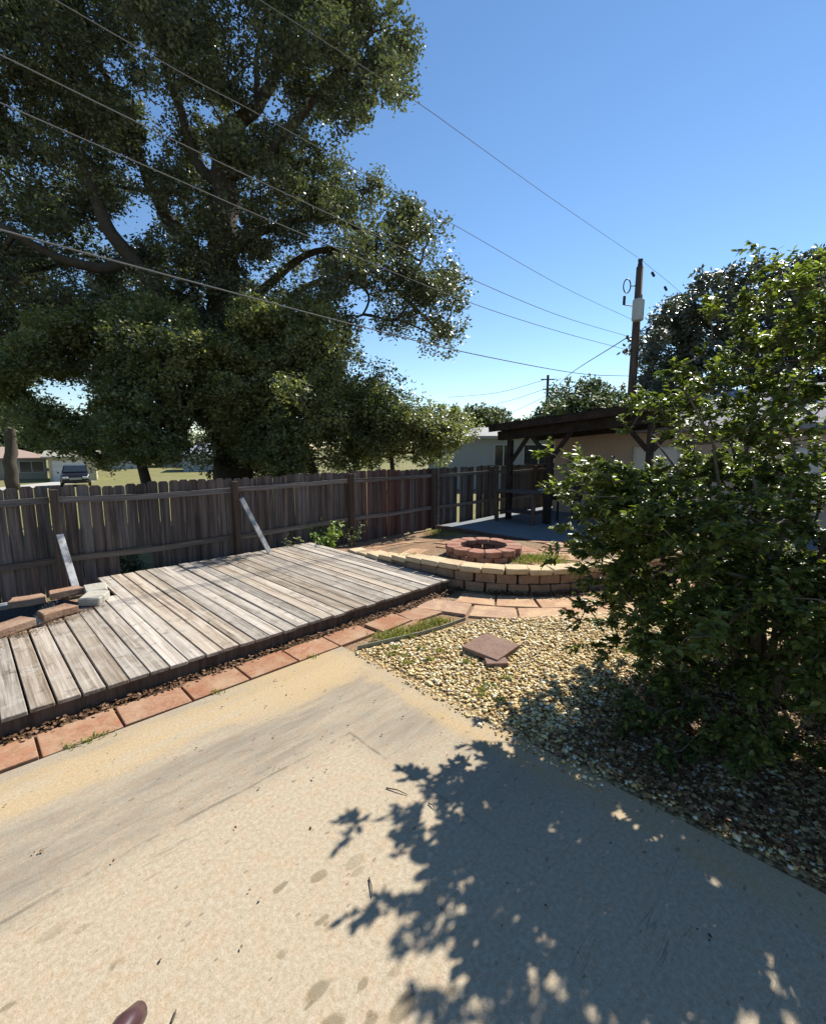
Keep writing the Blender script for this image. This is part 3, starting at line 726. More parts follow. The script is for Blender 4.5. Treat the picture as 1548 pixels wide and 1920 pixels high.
# stepping stone (tilted pink brown slab on gravel) with a broken piece under it
st_ = MB().box((0, 0, 0), (.41, .40, .04)).build('stepping_stone', M['slate'], bevel=.006, segs=2); st_.location = Y(3.49, 2.42, .035); st_.rotation_euler = (math.radians(1.5), math.radians(-1.5), math.radians(48))
tag(st_, 'square pinkish brown stepping stone lying on the golden gravel', 'stone')
st2 = MB().poly([(-.1, -.06), (.1, -.08), (.12, .04), (-.08, .06)], 0, .03).build('stepping_stone', M['slate'], bevel=.004); st2.location = Y(3.30, 2.24, .002); st2.rotation_euler = (0, 0, math.radians(10))
tag(st2, 'broken stone corner poking out below the square stepping stone', 'stone')
# metal edging strip
es = MB(); ep = [Y(2.6, 3.37), Y(2.95, 3.27), Y(3.3, 3.17), Y(3.62, 3.12), Y(3.95, 3.10)]
for p, q in zip(ep[:-1], ep[1:]): es.bar(p+Vector((0, 0, .01)), q+Vector((0, 0, .01)), .010, .04)
tag(es.build('garden_edging', plain('weathered green edging', (.2, .2, .15), .6, .4, .3)), 'thin grey green edging strip between gravel and sandy grass', 'edging')

# ------------------------------------------------------------------ pond and its edging blocks on the deck's left
pond = empty('pond', Y(.1, 6.3, 0), math.radians(45)); tag(pond, 'small dark lined pond sunk beside the deck, ringed with loose blocks', 'pond')
pl = MB(); prim = [(-2.3, -.55), (.35, -.50), (.78, -.05), (.62, .35), (-2.3, .38)]
for (x0, y0), (x1, y1) in zip(prim, prim[1:]+prim[:1]):
    n_ = len(pl.v); pl.v += [(x0, y0, .17), (x1, y1, .17), (x1*.93, y1*.85, -.12), (x0*.93, y0*.85, -.12)]; pl.f.append((n_, n_+1, n_+2, n_+3))
n_ = len(pl.v); pl.v += [(x*.93, y*.85, -.12) for x, y in prim]; pl.f.append(tuple(range(n_, n_+5)))
pl.build('liner', plain('black pond liner', (.016, .018, .022), .45, .5, .3, 8, .02), pond)
wm = N('pond water'); wm.bump(wm.noise(wm.coord(), 9, 2), .01); wmm = wm.fin((.03, .04, .055), .08, .6)
MB().poly([(x*.95, y*.89) for x, y in prim], .0, .03).build('water_surface', wmm, pond)
MB().box((-.9, .62, .14), (2.6, .12, .05)).build('timber_edge', M['whitewood'], pond, bevel=.004)
blk = []
for k in range(4):
    blk.append(MB().poly([(-.15, -.085), (.15, -.085), (.12, .085), (-.12, .085)], 0, .085).mesh('edging_block', bevel=.01, cuts=1, rough=.008)); blk[-1].materials.append(M['edgeblock'])
blk.append(MB().poly([(-.15, -.1), (.13, -.11), (.15, .1), (-.12, .1)], 0, .09).mesh('edging_block', bevel=.012, cuts=1, rough=.008)); blk[-1].materials.append(M['paleblock'])
EB = [(-.50, 5.52, .16, 12, 0, 'orange edging block at the photo\'s left edge, rear of the front row by the pond'),
      (-.16, 5.62, .155, 14, 1, 'orange edging block on the cut deck ends, leftmost in full view'),
      (.22, 5.83, .155, 26, 2, 'orange edging block second along the front row towards the pale corner block'),
      (.60, 6.02, .155, 20, 3, 'sandy topped edging block between the orange one and the pale corner block'),
      (.98, 6.28, .155, 60, 4, 'pale whitish edging block at the corner of the pond ring'),
      (.42, 6.72, .155, -4, 1, 'orange block under the foot of the leaning peeling plank'),
      (.78, 6.79, .155, 4, 2, 'dark faced block behind the pond, right of the leaning plank foot'),
      (1.06, 6.62, .155, 84, 4, 'pale block closing the pond ring behind the whitish corner block')]
for (a_, b_, z_, r_, k, lb) in EB:
    o = link('edging_block', blk[k]); o.location = Y(a_, b_, z_+.005); o.rotation_euler = (random.gauss(0, .03), random.gauss(0, .03), math.radians(45+r_)); o.scale = (1.15, 1.12, 1.05); tag(o, lb, 'block', 'loose blocks around the pond')
# planks leaning on the fence
def plank(p, q, label):
    m = MB(); c = (p+q)/2; m.bar(p-c, q-c, .08, .03, up=Vector((-.7, .7, 0)).cross(q-p).cross(q-p) if False else Vector((.7, .7, 0)).cross(q-p))
    o = m.build('leaning_plank', M['whitewood'], bevel=.003); o.location = c; tag(o, label, 'plank', 'pale planks propped against the fence')
plank(Y(.92, 7.02, .16), Y(.88, 7.585, .80), 'short peeling plank propped against the fence behind the pond')
plank(Y(3.68, 7.20, .16), Y(3.40, 7.585, 1.10), 'long peeling white plank leaning from the deck to a fence post')

# ------------------------------------------------------------------ slab, pergola, house behind
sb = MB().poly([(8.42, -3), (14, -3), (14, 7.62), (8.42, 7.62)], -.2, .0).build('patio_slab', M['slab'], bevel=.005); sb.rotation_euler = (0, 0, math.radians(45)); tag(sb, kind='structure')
kb = MB().box((8.37, 3.2, -.02), (.09, 8.6, .13)); k_ = kb.build('timber_kerb', M['post'], bevel=.004); k_.rotation_euler = (0, 0, math.radians(45)); tag(k_, 'dark timber edging along the front of the grey slab', 'edging')
perg = empty('pergola', Y(10.6, 7.4, 0), math.radians(45)); tag(perg, 'dark brown timber pergola with braced posts over the shaded slab', 'pergola')
def gl(a, b, z): return Vector((a-10.6, b-7.4, z))
def pz(b): return 2.42 + (7.5-b)*.083
for (a_, b_) in ((10.7, 6.95), (10.7, 5.76), (10.7, 3.4)):
    MB().box(gl(a_, b_, (pz(b_)-.28)/2), (.13, .13, pz(b_)-.28)).build('post', M['pergola'], perg, bevel=.006)
    for sgn in (-1, 1):
        if b_ == 6.95 and sgn > 0: continue
        MB().bar(gl(a_, b_+sgn*.06, pz(b_)-.85), gl(a_, b_+sgn*.55, pz(b_+sgn*.55)-.24), .1, .06, up=Vector((1, 0, 0))).build('brace', M['pergola'], perg)
for a_ in (10.62, 10.78, 12.6):
    MB().bar(gl(a_, 7.3, pz(7.3)-.15), gl(a_, 3.15, pz(3.15)-.15), .05, .24, up=Vector((0, 0, 1))).build('beam', M['pergola'], perg)
b_ = 7.2
while b_ > 3.1:
    MB().bar(gl(10.2, b_, pz(b_)+.045), gl(13.0, b_, pz(b_)+.045), .04, .14).build('rafter', M['pergola'], perg); b_ -= .6
MB().bar(gl(11.65, 7.4, pz(7.4)+.135), gl(11.65, 3.05, pz(3.05)+.135), 2.7, .03).build('roof_sheet', M['pergola'], perg)
MB().bar(gl(10.25, 7.35, pz(7.35)+.03), gl(10.25, 3.05, pz(3.05)+.03), .035, .16).build('fascia', M['pergola'], perg)
# house with stucco wall
stucco = plain('tan stucco', (.40, .31, .245), .9, .15, .12, 3, .004); groof = plain('grey shingle', (.22, .22, .235), .9, .2, .35, 14, .02)
hs = empty('brick_house', Y(13.1, 6.9, 0), math.radians(45)); hs.name = 'stucco_house'
tag(hs, 'tan stucco house with grey hipped roof behind the pergola and bush', 'house')
MB().box((4, -7, 1.2), (8, 14, 2.6)).build('wall', stucco, hs)
rf = MB(); rf.v = [(-.5, .5, 2.48), (-.5, -14.5, 2.48), (8.5, -14.5, 2.48), (8.5, .5, 2.48), (4, -4.0, 3.75), (4, -10, 3.75), (-.5, .5, 2.36), (-.5, -14.5, 2.36), (8.5, -14.5, 2.36), (8.5, .5, 2.36)]
rf.f = [(0, 4, 5, 1), (1, 5, 2), (2, 5, 4, 3), (3, 4, 0), (6, 7, 8, 9), (0, 1, 7, 6), (1, 2, 8, 7), (2, 3, 9, 8), (3, 0, 6, 9)]
rf.build('roof', groof, hs)
for wy, wz, ww, wh in ((-2.9, 1.45, 1.0, .95), (-6.5, 1.4, 1.6, 1.0)):
    f_ = MB().box((-.03, wy, wz), (.06, ww+.12, wh+.12)).build('window', M['white'], hs)
    MB().box((-.035, wy, wz), (.06, ww, wh)).build('pane', plain('blind behind glass', (.5, .47, .46), .3, .5, .1), f_)
    MB().box((-.09, wy, wz-wh/2-.08), (.14, ww+.2, .05)).build('sill', M['white'], f_)
# workbench, grill and chair in the pergola's shade
wb = empty('workbench', Y(10.5, 6.45, .0), math.radians(45)); tag(wb, 'weathered workbench in deep shade beside the left pergola post', 'table')
for dx in (-.3, .3):
    for dy in (-.55, .55): MB().box((dx, dy, .4), (.08, .09, .8)).build('leg', M['post'], wb)
for k in range(4): MB().box((-.29+k*.19, 0, .82), (.18, 1.3, .035)).build('top_board', M['post'], wb)
MB().box((0, 0, .28), (.6, 1.15, .03)).build('shelf', M['post'], wb)
gr = empty('grill', Y(11.2, 5.55, .0), math.radians(45)); tag(gr, 'black lidded barbecue grill in the shade under the pergola', 'grill')
MB().box((0, 0, .72), (.5, .7, .22), taper=1.12).build('fire_box', M['black'], gr, bevel=.02)
lid = MB(); 
prof = [(.27*math.cos(t), .26*math.sin(t)) for t in np.linspace(0, math.pi, 9)]
for yy in (-.36, .36):
    for q in prof: lid.v.append((q[0], yy, .84+q[1]))
lid.f.append(tuple(range(9))); lid.f.append(tuple(range(17, 8, -1)))
for i in range(9): j = (i+1) % 9; lid.f.append((i, j, j+9, i+9))
lo = lid.build('lid', M['black'], gr); MB().tube([(-.29, -.2, .97), (-.29, .2, .97)], .015, 8).build('handle', M['metal'], lo)
for dx in (-.2, .2):
    for dy in (-.3, .3): MB().box((dx, dy, .3), (.04, .04, .62)).build('leg', M['black'], gr)
MB().box((0, .55, .84), (.4, .3, .03)).build('side_shelf', M['metal'], gr)

# ------------------------------------------------------------------ utility poles and cables
PX = 8.22; PY = 17.5
up_ = empty('utility_pole', (PX, PY, 0)); tag(up_, 'tall wooden utility pole with grey transformer can behind the pergola', 'utility pole')
def pzv(v): return at(1190, v, PY).z
MB().tube([(0, 0, -.2), (0, 0, 4), (0, 0, pzv(500))], [.17, .15, .12], 12).build('pole', M['post'], up_, smooth=True)
MB().tube([(0, 0, pzv(503)), (0, 0, pzv(497)), (0, 0, pzv(492)), (0, 0, pzv(486))], [.05, .09, .07, .09], 10).build('insulator', M['black'], up_)
zt, zb = pzv(566), pzv(606)
MB().tube([(-.12, -.32, zb), (-.12, -.32, zb+.03), (-.12, -.32, zt-.05), (-.12, -.32, zt)], [.17, .2, .2, .17], 16).build('transformer', plain('galvanised can', (.42, .43, .42), .5, .4, .1), up_, smooth=False)
for dx in (-.22, -.02): MB().tube([(dx, -.32, zt), (dx, -.32, zt+.16)], [.035, .02], 8).build('bushing', M['black'], up_)
ringz = pzv(537)
MB().tube([(-.45+.13*math.cos(t), -.05, ringz+.24*math.sin(t)) for t in np.linspace(0, 6.283, 17)], .022, 6, caps=False).build('cable_loop', M['black'], up_)
MB().tube([(-.33, -.05, ringz), (0, 0, ringz+.03)], .02, 6).build('bracket', M['black'], up_)
MB().tube([(-.52, -.05, pzv(556)), (-.52, -.05, pzv(572))], .05, 8).build('fuse', M['black'], up_)
MB().tube([(-.52, -.05, pzv(572)), (0, 0, pzv(575))], .018, 6).build('bracket', M['black'], up_)
for v, dx in ((632, -.3), (657, -.3), (618, .42)):
    f_ = MB().tube([(0, 0, pzv(v+4)), (dx, 0, pzv(v))], .02, 6).build('bracket', M['black'], up_)
    MB().tube([(dx, 0, pzv(v)-.06), (dx, 0, pzv(v)+.06)], .05, 8).build('spool_insulator', M['black'], f_)
# cables run along the easement, parallel to the fence
def cable(name, label, pts, r=.012, g='overhead cables along the easement'):
    m = MB(); P = [Vector(p) for p in pts]; out = []
    Q = [P[0]*2-P[1]]+P+[P[-1]*2-P[-2]]
    for i in range(1, len(Q)-2):
        for t in range(10):
            s = t/10; p0, p1, p2, p3 = Q[i-1:i+3]; out.append(.5*((2*p1)+(p2-p0)*s+(2*p0-5*p1+4*p2-p3)*s*s+(3*p1-p0-3*p2+p3)*s**3))
    out.append(P[-1]); m.tube(out, r, 6); o = m.build(name, M['wire']); tag(o, label, 'cable', g); return o
def on_ease(u, v, b=6.4):       # point on the vertical plane of the cable run seen at that bearing
    x = (u-774)/FPX; y = -(v-960)/FPX; d = Vector((x, math.cos(PITCH)+y*math.sin(PITCH), -math.sin(PITCH)+y*math.cos(PITCH)))
    t = b*R2/(d.y-d.x); return Vector((0, 0, H))+d*t
def pole_pt(v, dx=-.05): return Vector((PX+dx, PY-.1, pzv(v)))
cable('power_line', 'topmost thin cable climbing from the pole top up over the oak', [on_ease(300, -120), on_ease(480, -5), on_ease(600, 72), on_ease(790, 197), on_ease(870, 254), on_ease(1040, 376), Vector((PX, PY, pzv(486)))], .0055)
cable('power_line', 'thin cable meeting the utility pole just below the transformer', [on_ease(-60, -100), on_ease(105, 0), on_ease(372, 154), on_ease(523, 235), on_ease(870, 432), on_ease(1060, 540), pole_pt(604)], .0055)
cable('power_line', 'pale cable starting high at the left edge and ending at the pole\'s upper spool', [on_ease(-160, 25), on_ease(0, 102), on_ease(270, 235), on_ease(530, 360), on_ease(870, 517), on_ease(1050, 592), pole_pt(632, -.3)], .0068)
cable('power_line', 'pale cable crossing the oak below the others to the pole\'s lower spool', [on_ease(-160, 120), on_ease(0, 192), on_ease(308, 326), on_ease(540, 427), on_ease(870, 563), on_ease(1050, 622), pole_pt(657, -.3)], .0068)
cable('power_line', 'lowest thick cable sagging across the green tree tops', [on_ease(-160, 385), on_ease(0, 430), on_ease(230, 493), on_ease(450, 552), on_ease(650, 605), on_ease(880, 662), on_ease(1085, 700), pole_pt(706)], .010)
FPy = 44.0; fpx = at(1024, 780, FPy).x
nxt = Vector((PX+28, PY+28, 9.2))
pr = cable('power_line', 'cable leaving the pole top to the right behind the grey tree', [Vector((PX, PY, pzv(486))), Vector((PX+3.5, PY+3.5, 8.7)), Vector((PX+9, PY+9, 8.3)), nxt], .0068)
for t_, hh in ((.9, .3), (2.0, .4)):
    q = Vector((PX+t_, PY+t_, pzv(486)-.14*t_))
    o = MB().tube([q, q+Vector((.16, .16, -.06))], .05, 8).build('splice', M['black'], pr)
cable('power_line', 'cable running down left from the pole to the slender distant pole', [pole_pt(632, -.3), Vector((PX*.45+fpx*.55-.6, (PY*.5+FPy*.5), 6.6)), Vector((fpx, FPy, 6.6))], .02)
fpo = empty('utility_pole', (fpx, FPy, -.4)); tag(fpo, 'slender distant utility pole rising behind the pergola roof', 'utility pole')
ftz = at(1024, 703, FPy).z+.4
MB().tube([(0, 0, 0), (0, 0, ftz)], [.16, .12], 8).build('pole', M['post'], fpo)
for k, zz in enumerate((ftz-.4, ftz-1.3)): MB().box((0, 0, zz), (1.3-.4*k, .1, .1)).build('crossarm', M['post'], fpo)
for k, (z_, u2, v2) in enumerate(((ftz-.75, 840, 745), (ftz-1.6, 860, 770), (ftz-2.3, 880, 800))):
    cable('power_line', ['highest', 'middle', 'lowest'][k]+' of the faint cables running left from the distant pole', [Vector((fpx, FPy, z_)), at((u2+1024)/2, (703+12*k+v2)/2+12, 52), at(u2, v2, 60)], .02, 'faint far cables')

# ------------------------------------------------------------------ neighbouring houses, car
def house(name, label, u0, u1, vb, dd, wall_h, roof_h, wmat, rmat, yaw=0, depth=8, gable=False, windows=(), garage=None):
    p0, p1 = at(u0, vb, dd), at(u1, vb, dd); cx = (p0.x+p1.x)/2; yaw = -math.atan(cx/dd)*.92; Wd = abs(p1.x-p0.x)*math.cos(yaw); z0 = hz(cx, dd)-.05
    r = empty(name, (cx, dd, z0), yaw); tag(r, label, 'house')
    MB().box((0, depth/2, wall_h/2), (Wd, depth, wall_h)).build('wall', wmat, r)
    m = MB(); e = .5; x = Wd/2+e; y0, y1 = -e, depth+e; hi = 0 if gable else min(Wd, depth)/2*.9
    m.v = [(-x, y0, wall_h), (x, y0, wall_h), (x, y1, wall_h), (-x, y1, wall_h), (-x+hi, depth/2, wall_h+roof_h), (x-hi, depth/2, wall_h+roof_h), (-x, y0, wall_h-.15), (x, y0, wall_h-.15), (x, y1, wall_h-.15), (-x, y1, wall_h-.15)]
    m.f = [(0, 1, 5, 4), (1, 2, 5), (2, 3, 4, 5), (3, 0, 4), (9, 8, 7, 6), (0, 6, 7, 1), (1, 7, 8, 2), (2, 8, 9, 3), (3, 9, 6, 0)]
    m.build('roof', rmat, r)
    for (x_, z_, w_, h_) in windows:
        f_ = MB().box((x_, -.03, z_), (w_+.16, .1, h_+.16)).build('window', M['white'], r)
        MB().box((x_, -.05, z_), (w_, .1, h_)).build('pane', M['glass'], f_)
        MB().box((x_, -.11, z_), (.06, .03, h_)).build('mullion', M['white'], f_)
    if garage:
        g_ = MB().box((garage, -.03, 1.05), (2.6, .08, 2.1)).build('garage_door', M['white'], r)
        for k in range(3): MB().box((garage, -.08, .52+k*.52), (2.6, .03, .03)).build('panel_joint', M['metal'], g_)
    return r
tanroof = plain('tan tile roof', (.50, .36, .29), .85, .2, .15, 8, .02); cream = plain('cream wall', (.60, .54, .36), .85, .2, .08)
beige = plain('beige wall', (.45, .42, .34), .85, .2, .08); pale = plain('pale blue wall', (.50, .56, .60), .85, .2, .06); redroof = plain('red brown roof', (.28, .15, .11), .9, .2, .2)
greyroof = plain('light grey roof', (.50, .49, .47), .85, .2, .15); blueroof = plain('grey blue roof', (.28, .30, .36), .85, .2, .15)
house('tan_roof_house', 'long beige house with tan pink roof at the far left', -130, 92, 905, 46, 2.3, 1.15, beige, tanroof, windows=((3.4, 1.35, 1.9, 1.1), (-1.5, 1.3, 1.4, 1.1)))
house('garage_house', 'cream garage wing with white door behind the parked car', 97, 182, 905, 45, 2.5, .55, cream, beige, depth=7, gable=True, garage=-.3)
house('pale_blue_house', 'pale blue walled house with grey blue roof seen between tree and oak trunk', 345, 425, 880, 64, 2.4, 1.6, pale, blueroof, windows=((-1.2, 1.4, 1.1, .9),))
house('red_roof_house', 'small house with red brown roof left of the pale blue house', 295, 352, 880, 78, 2.5, 1.7, beige, redroof, windows=((0, 1.4, 1.2, .9),))
house('white_house', 'far white house with dark windows right of the cream garage', 205, 275, 885, 72, 2.4, 1.0, M['white'], greyroof, windows=((-1.6, 1.3, 1.3, 1.0), (1.3, 1.3, 1.3, 1.0)))
house('neighbour_house', 'pale grey house with light roof right behind the fence and olive shrub', 800, 1060, 900, 25, 2.95, .62, plain('pale grey wall', (.52, .57, .62), .85, .2, .06), greyroof, windows=((.35, 1.9, .9, 1.1), (2.2, 1.9, 1.5, 1.1)), depth=7)
dw = MB(); q0 = at(115, 905, 44.9); q1 = at(182, 905, 44.9)
dw.v = [(q0.x, 44.9, hz(q0.x, 44.9)+.02), (q1.x, 44.9, hz(q1.x, 44.9)+.02), (q1.x+3.5, 30, hz(q1.x+3.5, 30)+.02), (q0.x+4, 30, hz(q0.x+4, 30)+.02)]; dw.f = [(0, 1, 2, 3)]
tag(dw.build('driveway', plain('pale driveway', (.6, .57, .52), .9, .2, .1)), kind='structure')
cx_ = at(143, 905, 37).x
car = empty('parked_car', (cx_, 37, hz(cx_, 37)+.02), math.radians(36)); tag(car, 'dark sport utility car parked on the pale driveway before the cream garage', 'car')
paint = plain('dark car paint', (.008, .007, .008), .25, .6, .2)
def loft(sections, name, mat, par):
    m = MB(); k = len(sections[0])
    for s in sections: m.v += s
    for i in range(len(sections)-1):
        for j in range(k): m.f.append((i*k+j, i*k+(j+1) % k, (i+1)*k+(j+1) % k, (i+1)*k+j))
    m.f.append(tuple(range(k))[::-1]); m.f.append(tuple((len(sections)-1)*k+j for j in range(k)))
    return m.build(name, mat, par, smooth=False, bevel=.02)
def sec(y, w, z0, z1): return [(-w, y, z0), (w, y, z0), (w*1.02, y, (z0+z1)/2), (w*.95, y, z1), (-w*.95, y, z1), (-w*1.02, y, (z0+z1)/2)]
loft([sec(-2.3, .82, .4, .8), sec(-2.1, .92, .3, .98), (sec(-1.1, .95, .28, 1.08)), sec(1.9, .95, .28, 1.1), sec(2.25, .88, .35, 1.0)], 'body', paint, car)
loft([sec(-1.1, .86, 1.06, 1.1), sec(-.4, .78, 1.06, 1.62), sec(1.5, .78, 1.06, 1.64), sec(2.1, .84, 1.06, 1.12)], 'cabin', paint, car)
m = MB(); m.v = [(-.74, -1.06, 1.13), (.74, -1.06, 1.13), (.66, -.46, 1.58), (-.66, -.46, 1.58)]; m.f = [(0, 1, 2, 3)]; wsd = m.build('windshield', M['glass'], car); wsd.location = (0, -.04, .03)
for sx_ in (-1, 1):
    MB().box((sx_*.62, -2.28, .74), (.36, .1, .16)).build('headlight', plain('lamp lens', (.6, .6, .6), .2, .6, .1), car, bevel=.02)
    MB().box((sx_*1.06, -.85, 1.1), (.18, .1, .12)).build('mirror', paint, car, bevel=.02)
    for yy in (-1.45, 1.45):
        w_ = MB().tube([(sx_*.80, yy, .34), (sx_*.97, yy, .34)], .34, 20).build('wheel', M['black'], car)
        MB().tube([(sx_*.96, yy, .34), (sx_*.985, yy, .34)], .2, 12).build('rim', M['metal'], w_)
MB().box((0, -2.33, .66), (.8, .05, .16)).build('grille', M['metal'], car); MB().box((0, -2.34, .45), (1.5, .08, .14)).build('bumper', M['black'], car, bevel=.02)

# ------------------------------------------------------------------ ground cover: dry leaves, grass, weeds
def scatter(name, label, cat, pts, size, mat, up=2.5, aspect=.6, lift=.006):
    P = np.array(pts)+np.array([0, 0, lift]); v, F = leaves_arrays(P, size, up, aspect, 'leaf')
    o = link(name, np_mesh(name, v, F), None, mat); tag(o, label, cat, kind='stuff'); return o
pts = []
for _ in range(2600): pts.append(Y(random.uniform(-1.5, 4.9), random.gauss(3.905, .035), random.uniform(-.02, .02))[:])
scatter('dry_leaves', 'brown dry leaves caught between the deck edge and the pavers', 'leaves', pts, .035, M['dryleaf'])
pts = []
for _ in range(2600):
    s = random.uniform(2.7, cum[-1]-.5); p, an = along(s); o_ = .13+abs(random.gauss(0, .1)); q = p+Vector((math.sin(an), -math.cos(an), 0))*o_; pts.append(Y(q.x, q.y, random.uniform(-.01, .03))[:])
scatter('dry_leaves', 'dark dry leaves drifted along the foot of the curved wall', 'leaves', pts, .035, M['dryleaf'])
pts = []
for _ in range(900):
    t = random.random(); k = random.choice(((-.05, 5.5), (.28, 5.7), (.55, 5.85), (.8, 6.05))); pts.append(Y(k[0]+random.gauss(0, .09), k[1]+random.gauss(-.03, .045), .155+random.uniform(0, .012))[:])
scatter('dry_leaves', 'rusty leaves and needles piled against the pond blocks on the deck', 'leaves', pts, .028, M['dryleaf'], aspect=.25)
pts = [Y(random.uniform(2.6, 5.6) if k % 3 else random.triangular(2.5, 4.5, 2.7), random.uniform(-1.2, 1.25)+random.gauss(0, .12), random.uniform(0, .03))[:] for k in range(9500)]
scatter('dry_leaves', 'brown leaf litter on the gravel under the glossy bush', 'leaves', pts, .036, M['dryleaf'])
pts = []
for _ in range(70):
    pts.append(Y(random.uniform(-.5, 2.4), random.uniform(.2, 3.4), .004)[:])
scatter('dry_leaves', 'scattered tiny dark leaf crumbs on the patio concrete', 'leaves', pts, .018, M['dryleaf'])
def tuft(name, label, cat, spots, n, h, spread, mat):
    m_v = []; m_f = []
    for _ in range(n):
        s = random.choice(spots); c = Vector(s) + Vector((random.gauss(0, spread), random.gauss(0, spread*.6), 0)); an = random.uniform(0, 6.28); hh = h*random.uniform(.4, 1.2)
        wv = Vector((math.cos(an), math.sin(an), 0))*.005; ln = Vector((random.gauss(0, .5), random.gauss(0, .5), 0))*hh
        k = len(m_v); m_v += [c-wv, c+wv, c+ln*.45+wv*.7+Vector((0, 0, hh*.7)), c+ln*.45-wv*.7+Vector((0, 0, hh*.7)), c+ln+Vector((0, 0, hh))]
        m_f += [(k, k+1, k+2, k+3), (k+3, k+2, k+4)]
    me = bpy.data.meshes.new(name); me.from_pydata([tuple(x) for x in m_v], [], m_f); o = link(name, me, None, mat); tag(o, label, cat, kind='stuff')
tuft('grass', 'tufts of green grass along the edging by the gravel', 'grass', [Y(a_, b_) for a_, b_ in ((2.95, 3.38), (3.1, 3.33), (3.25, 3.32), (3.4, 3.28), (3.55, 3.28), (3.7, 3.24))], 900, .06, .07, M['grass'])
tuft('grass', 'pale grass patch beside the fire pit on the terrace', 'grass', [(1.75, 6.85, .26), (1.95, 6.8, .26), (2.15, 6.85, .26), (1.7, 6.6, .26), (2.1, 6.6, .26)], 1500, .07, .13, M['grass'])
tuft('grass', 'dry grass on the terrace soil near the fence corner', 'grass', [Y(8.1, 7.2, tz(8.1, 7.2)), Y(7.8, 6.9, tz(7.8, 6.9)), Y(8.2, 6.7, tz(8.2, 6.7))], 900, .09, .16, M['grass'])
tuft('grass', 'thin green weeds growing between pavers and patio', 'grass', [Y(a_, 3.535) for a_ in (.35, .45, .52, 1.3, 2.2, .4)], 160, .022, .03, M['grass'])
tuft('grass', 'sparse grass blades at the left of the fire pit', 'grass', [(.3, 6.75, .26), (.45, 6.7, .26), (0, 6.95, .26)], 400, .05, .1, M['grass'])
tuft('grass', 'weedy grass under the bush at the end of the flagstones', 'grass', [Y(6.3, 1.9), Y(6.6, 1.8), Y(5.9, 2.2)], 600, .08, .13, M['grass'])
tuft('grass', 'sparse weeds pushing through the gravel by the patio edge', 'grass', [Y(2.7+random.random()*.5, 1.7+random.random()*1.5) for _ in range(14)], 500, .035, .03, M['grass'])
def plant(base, label, n_st, hgt, spread, leaf, mat, per=26):
    r = empty('weed_plant', base); tag(r, label, 'plant'); m = MB(); P = []; Dd = []
    for _ in range(n_st):
        an = random.uniform(0, 6.28); l = Vector((math.cos(an)*spread, math.sin(an)*spread, hgt))*random.uniform(.5, 1.1)
        pts = [Vector((0, 0, 0)), l*.5+Vector((0, 0, .05)), l]; m.tube(pts, [.006, .004, .002], 5)
        for k in range(per):
            t = random.uniform(.25, 1.05); p = l*t+Vector((random.gauss(0, .03), random.gauss(0, .03), random.gauss(0, .03))); P.append(p[:])
    m.build('stem', M['twig'], r); v, F = leaves_arrays(np.array(P), leaf, .6, .6, 'leaf'); tag(link('foliage', np_mesh('foliage', v, F), r, mat), kind='stuff')
plant(Y(5.0, 7.45, -.1), 'bright yellow green leafy weed against the fence behind the deck corner', 14, .62, .38, .085, M['weed'])
plant(Y(5.62, 7.4, -.1), 'thin straggly vine right of the bright weed by the fence post', 9, .5, .3, .04, M['weed'], 10)
plant(Y(4.35, 7.58, -.1), 'small dark weed poking up between deck edge and fence', 8, .38, .2, .06, M['oak_lit'], 16)
# twigs on the patio
def stick(p, q, label):
    p = Vector(p); q = Vector(q); m = MB().tube([p-p, (q-p)*.5+Vector((.004, .003, .006)), q-p], [.004, .003, .002], 6); o = m.build('twig', M['twig']); o.location = p; tag(o, label, 'twig', 'twigs lying on the concrete')
def gpt(u, v): 
    d = at(u, v, 1)-Vector((0, 0, H)); t = -H/d.z; return Vector((d.x*t, d.y*t, .005))
stick(gpt(724, 1479), gpt(764, 1492), 'longest dark twig lying on the concrete above the bush shadow')
stick(gpt(692, 1648), gpt(697, 1684), 'thin upright looking twig on the concrete left of the bush shadow')
stick(gpt(803, 1508), gpt(815, 1519), 'short pale twig on the concrete touching the top of the bush shadow')
stick(gpt(322, 1920), gpt(330, 1896), 'tiny twig beside the brown chair arm at the bottom edge')

# ------------------------------------------------------------------ brown chair whose arm tip shows at the bottom edge
resin = plain('brown resin', (.06, .03, .032), .28, .5, .1)
ch = empty('patio_chair', (-.975, .668, 0), math.radians(-8)); tag(ch, 'brown resin patio chair, only its rounded arm tip showing at the bottom edge', 'chair')
for sx_ in (-1, 1):
    arm = MB().tube([(sx_*.29, -.30, .64), (sx_*.29, -.05, .645), (sx_*.29, .15, .645), (sx_*.29, .235, .64), (sx_*.29, .27, .625), (sx_*.29, .283, .60)], [.028, .031, .033, .031, .024, .008], 14).build('armrest', resin, ch, smooth=True)
    MB().tube([(sx_*.29, .16, .645), (sx_*.29, .167, .645)], .0345, 14).build('seam', M['black'], arm)
    for (y0, y1) in ((.22, .25), (-.28, -.34)): MB().tube([(sx_*.28, y0, .62), (sx_*.28, y1, 0)], [.022, .018], 10).build('leg', resin, ch, smooth=True)
MB().box((0, -.02, .42), (.52, .5, .03)).build('seat', resin, ch, bevel=.012); MB().box((0, -.30, .72), (.50, .03, .52), Matrix.Rotation(math.radians(-12), 3, 'X')).build('backrest', resin, ch, bevel=.012)

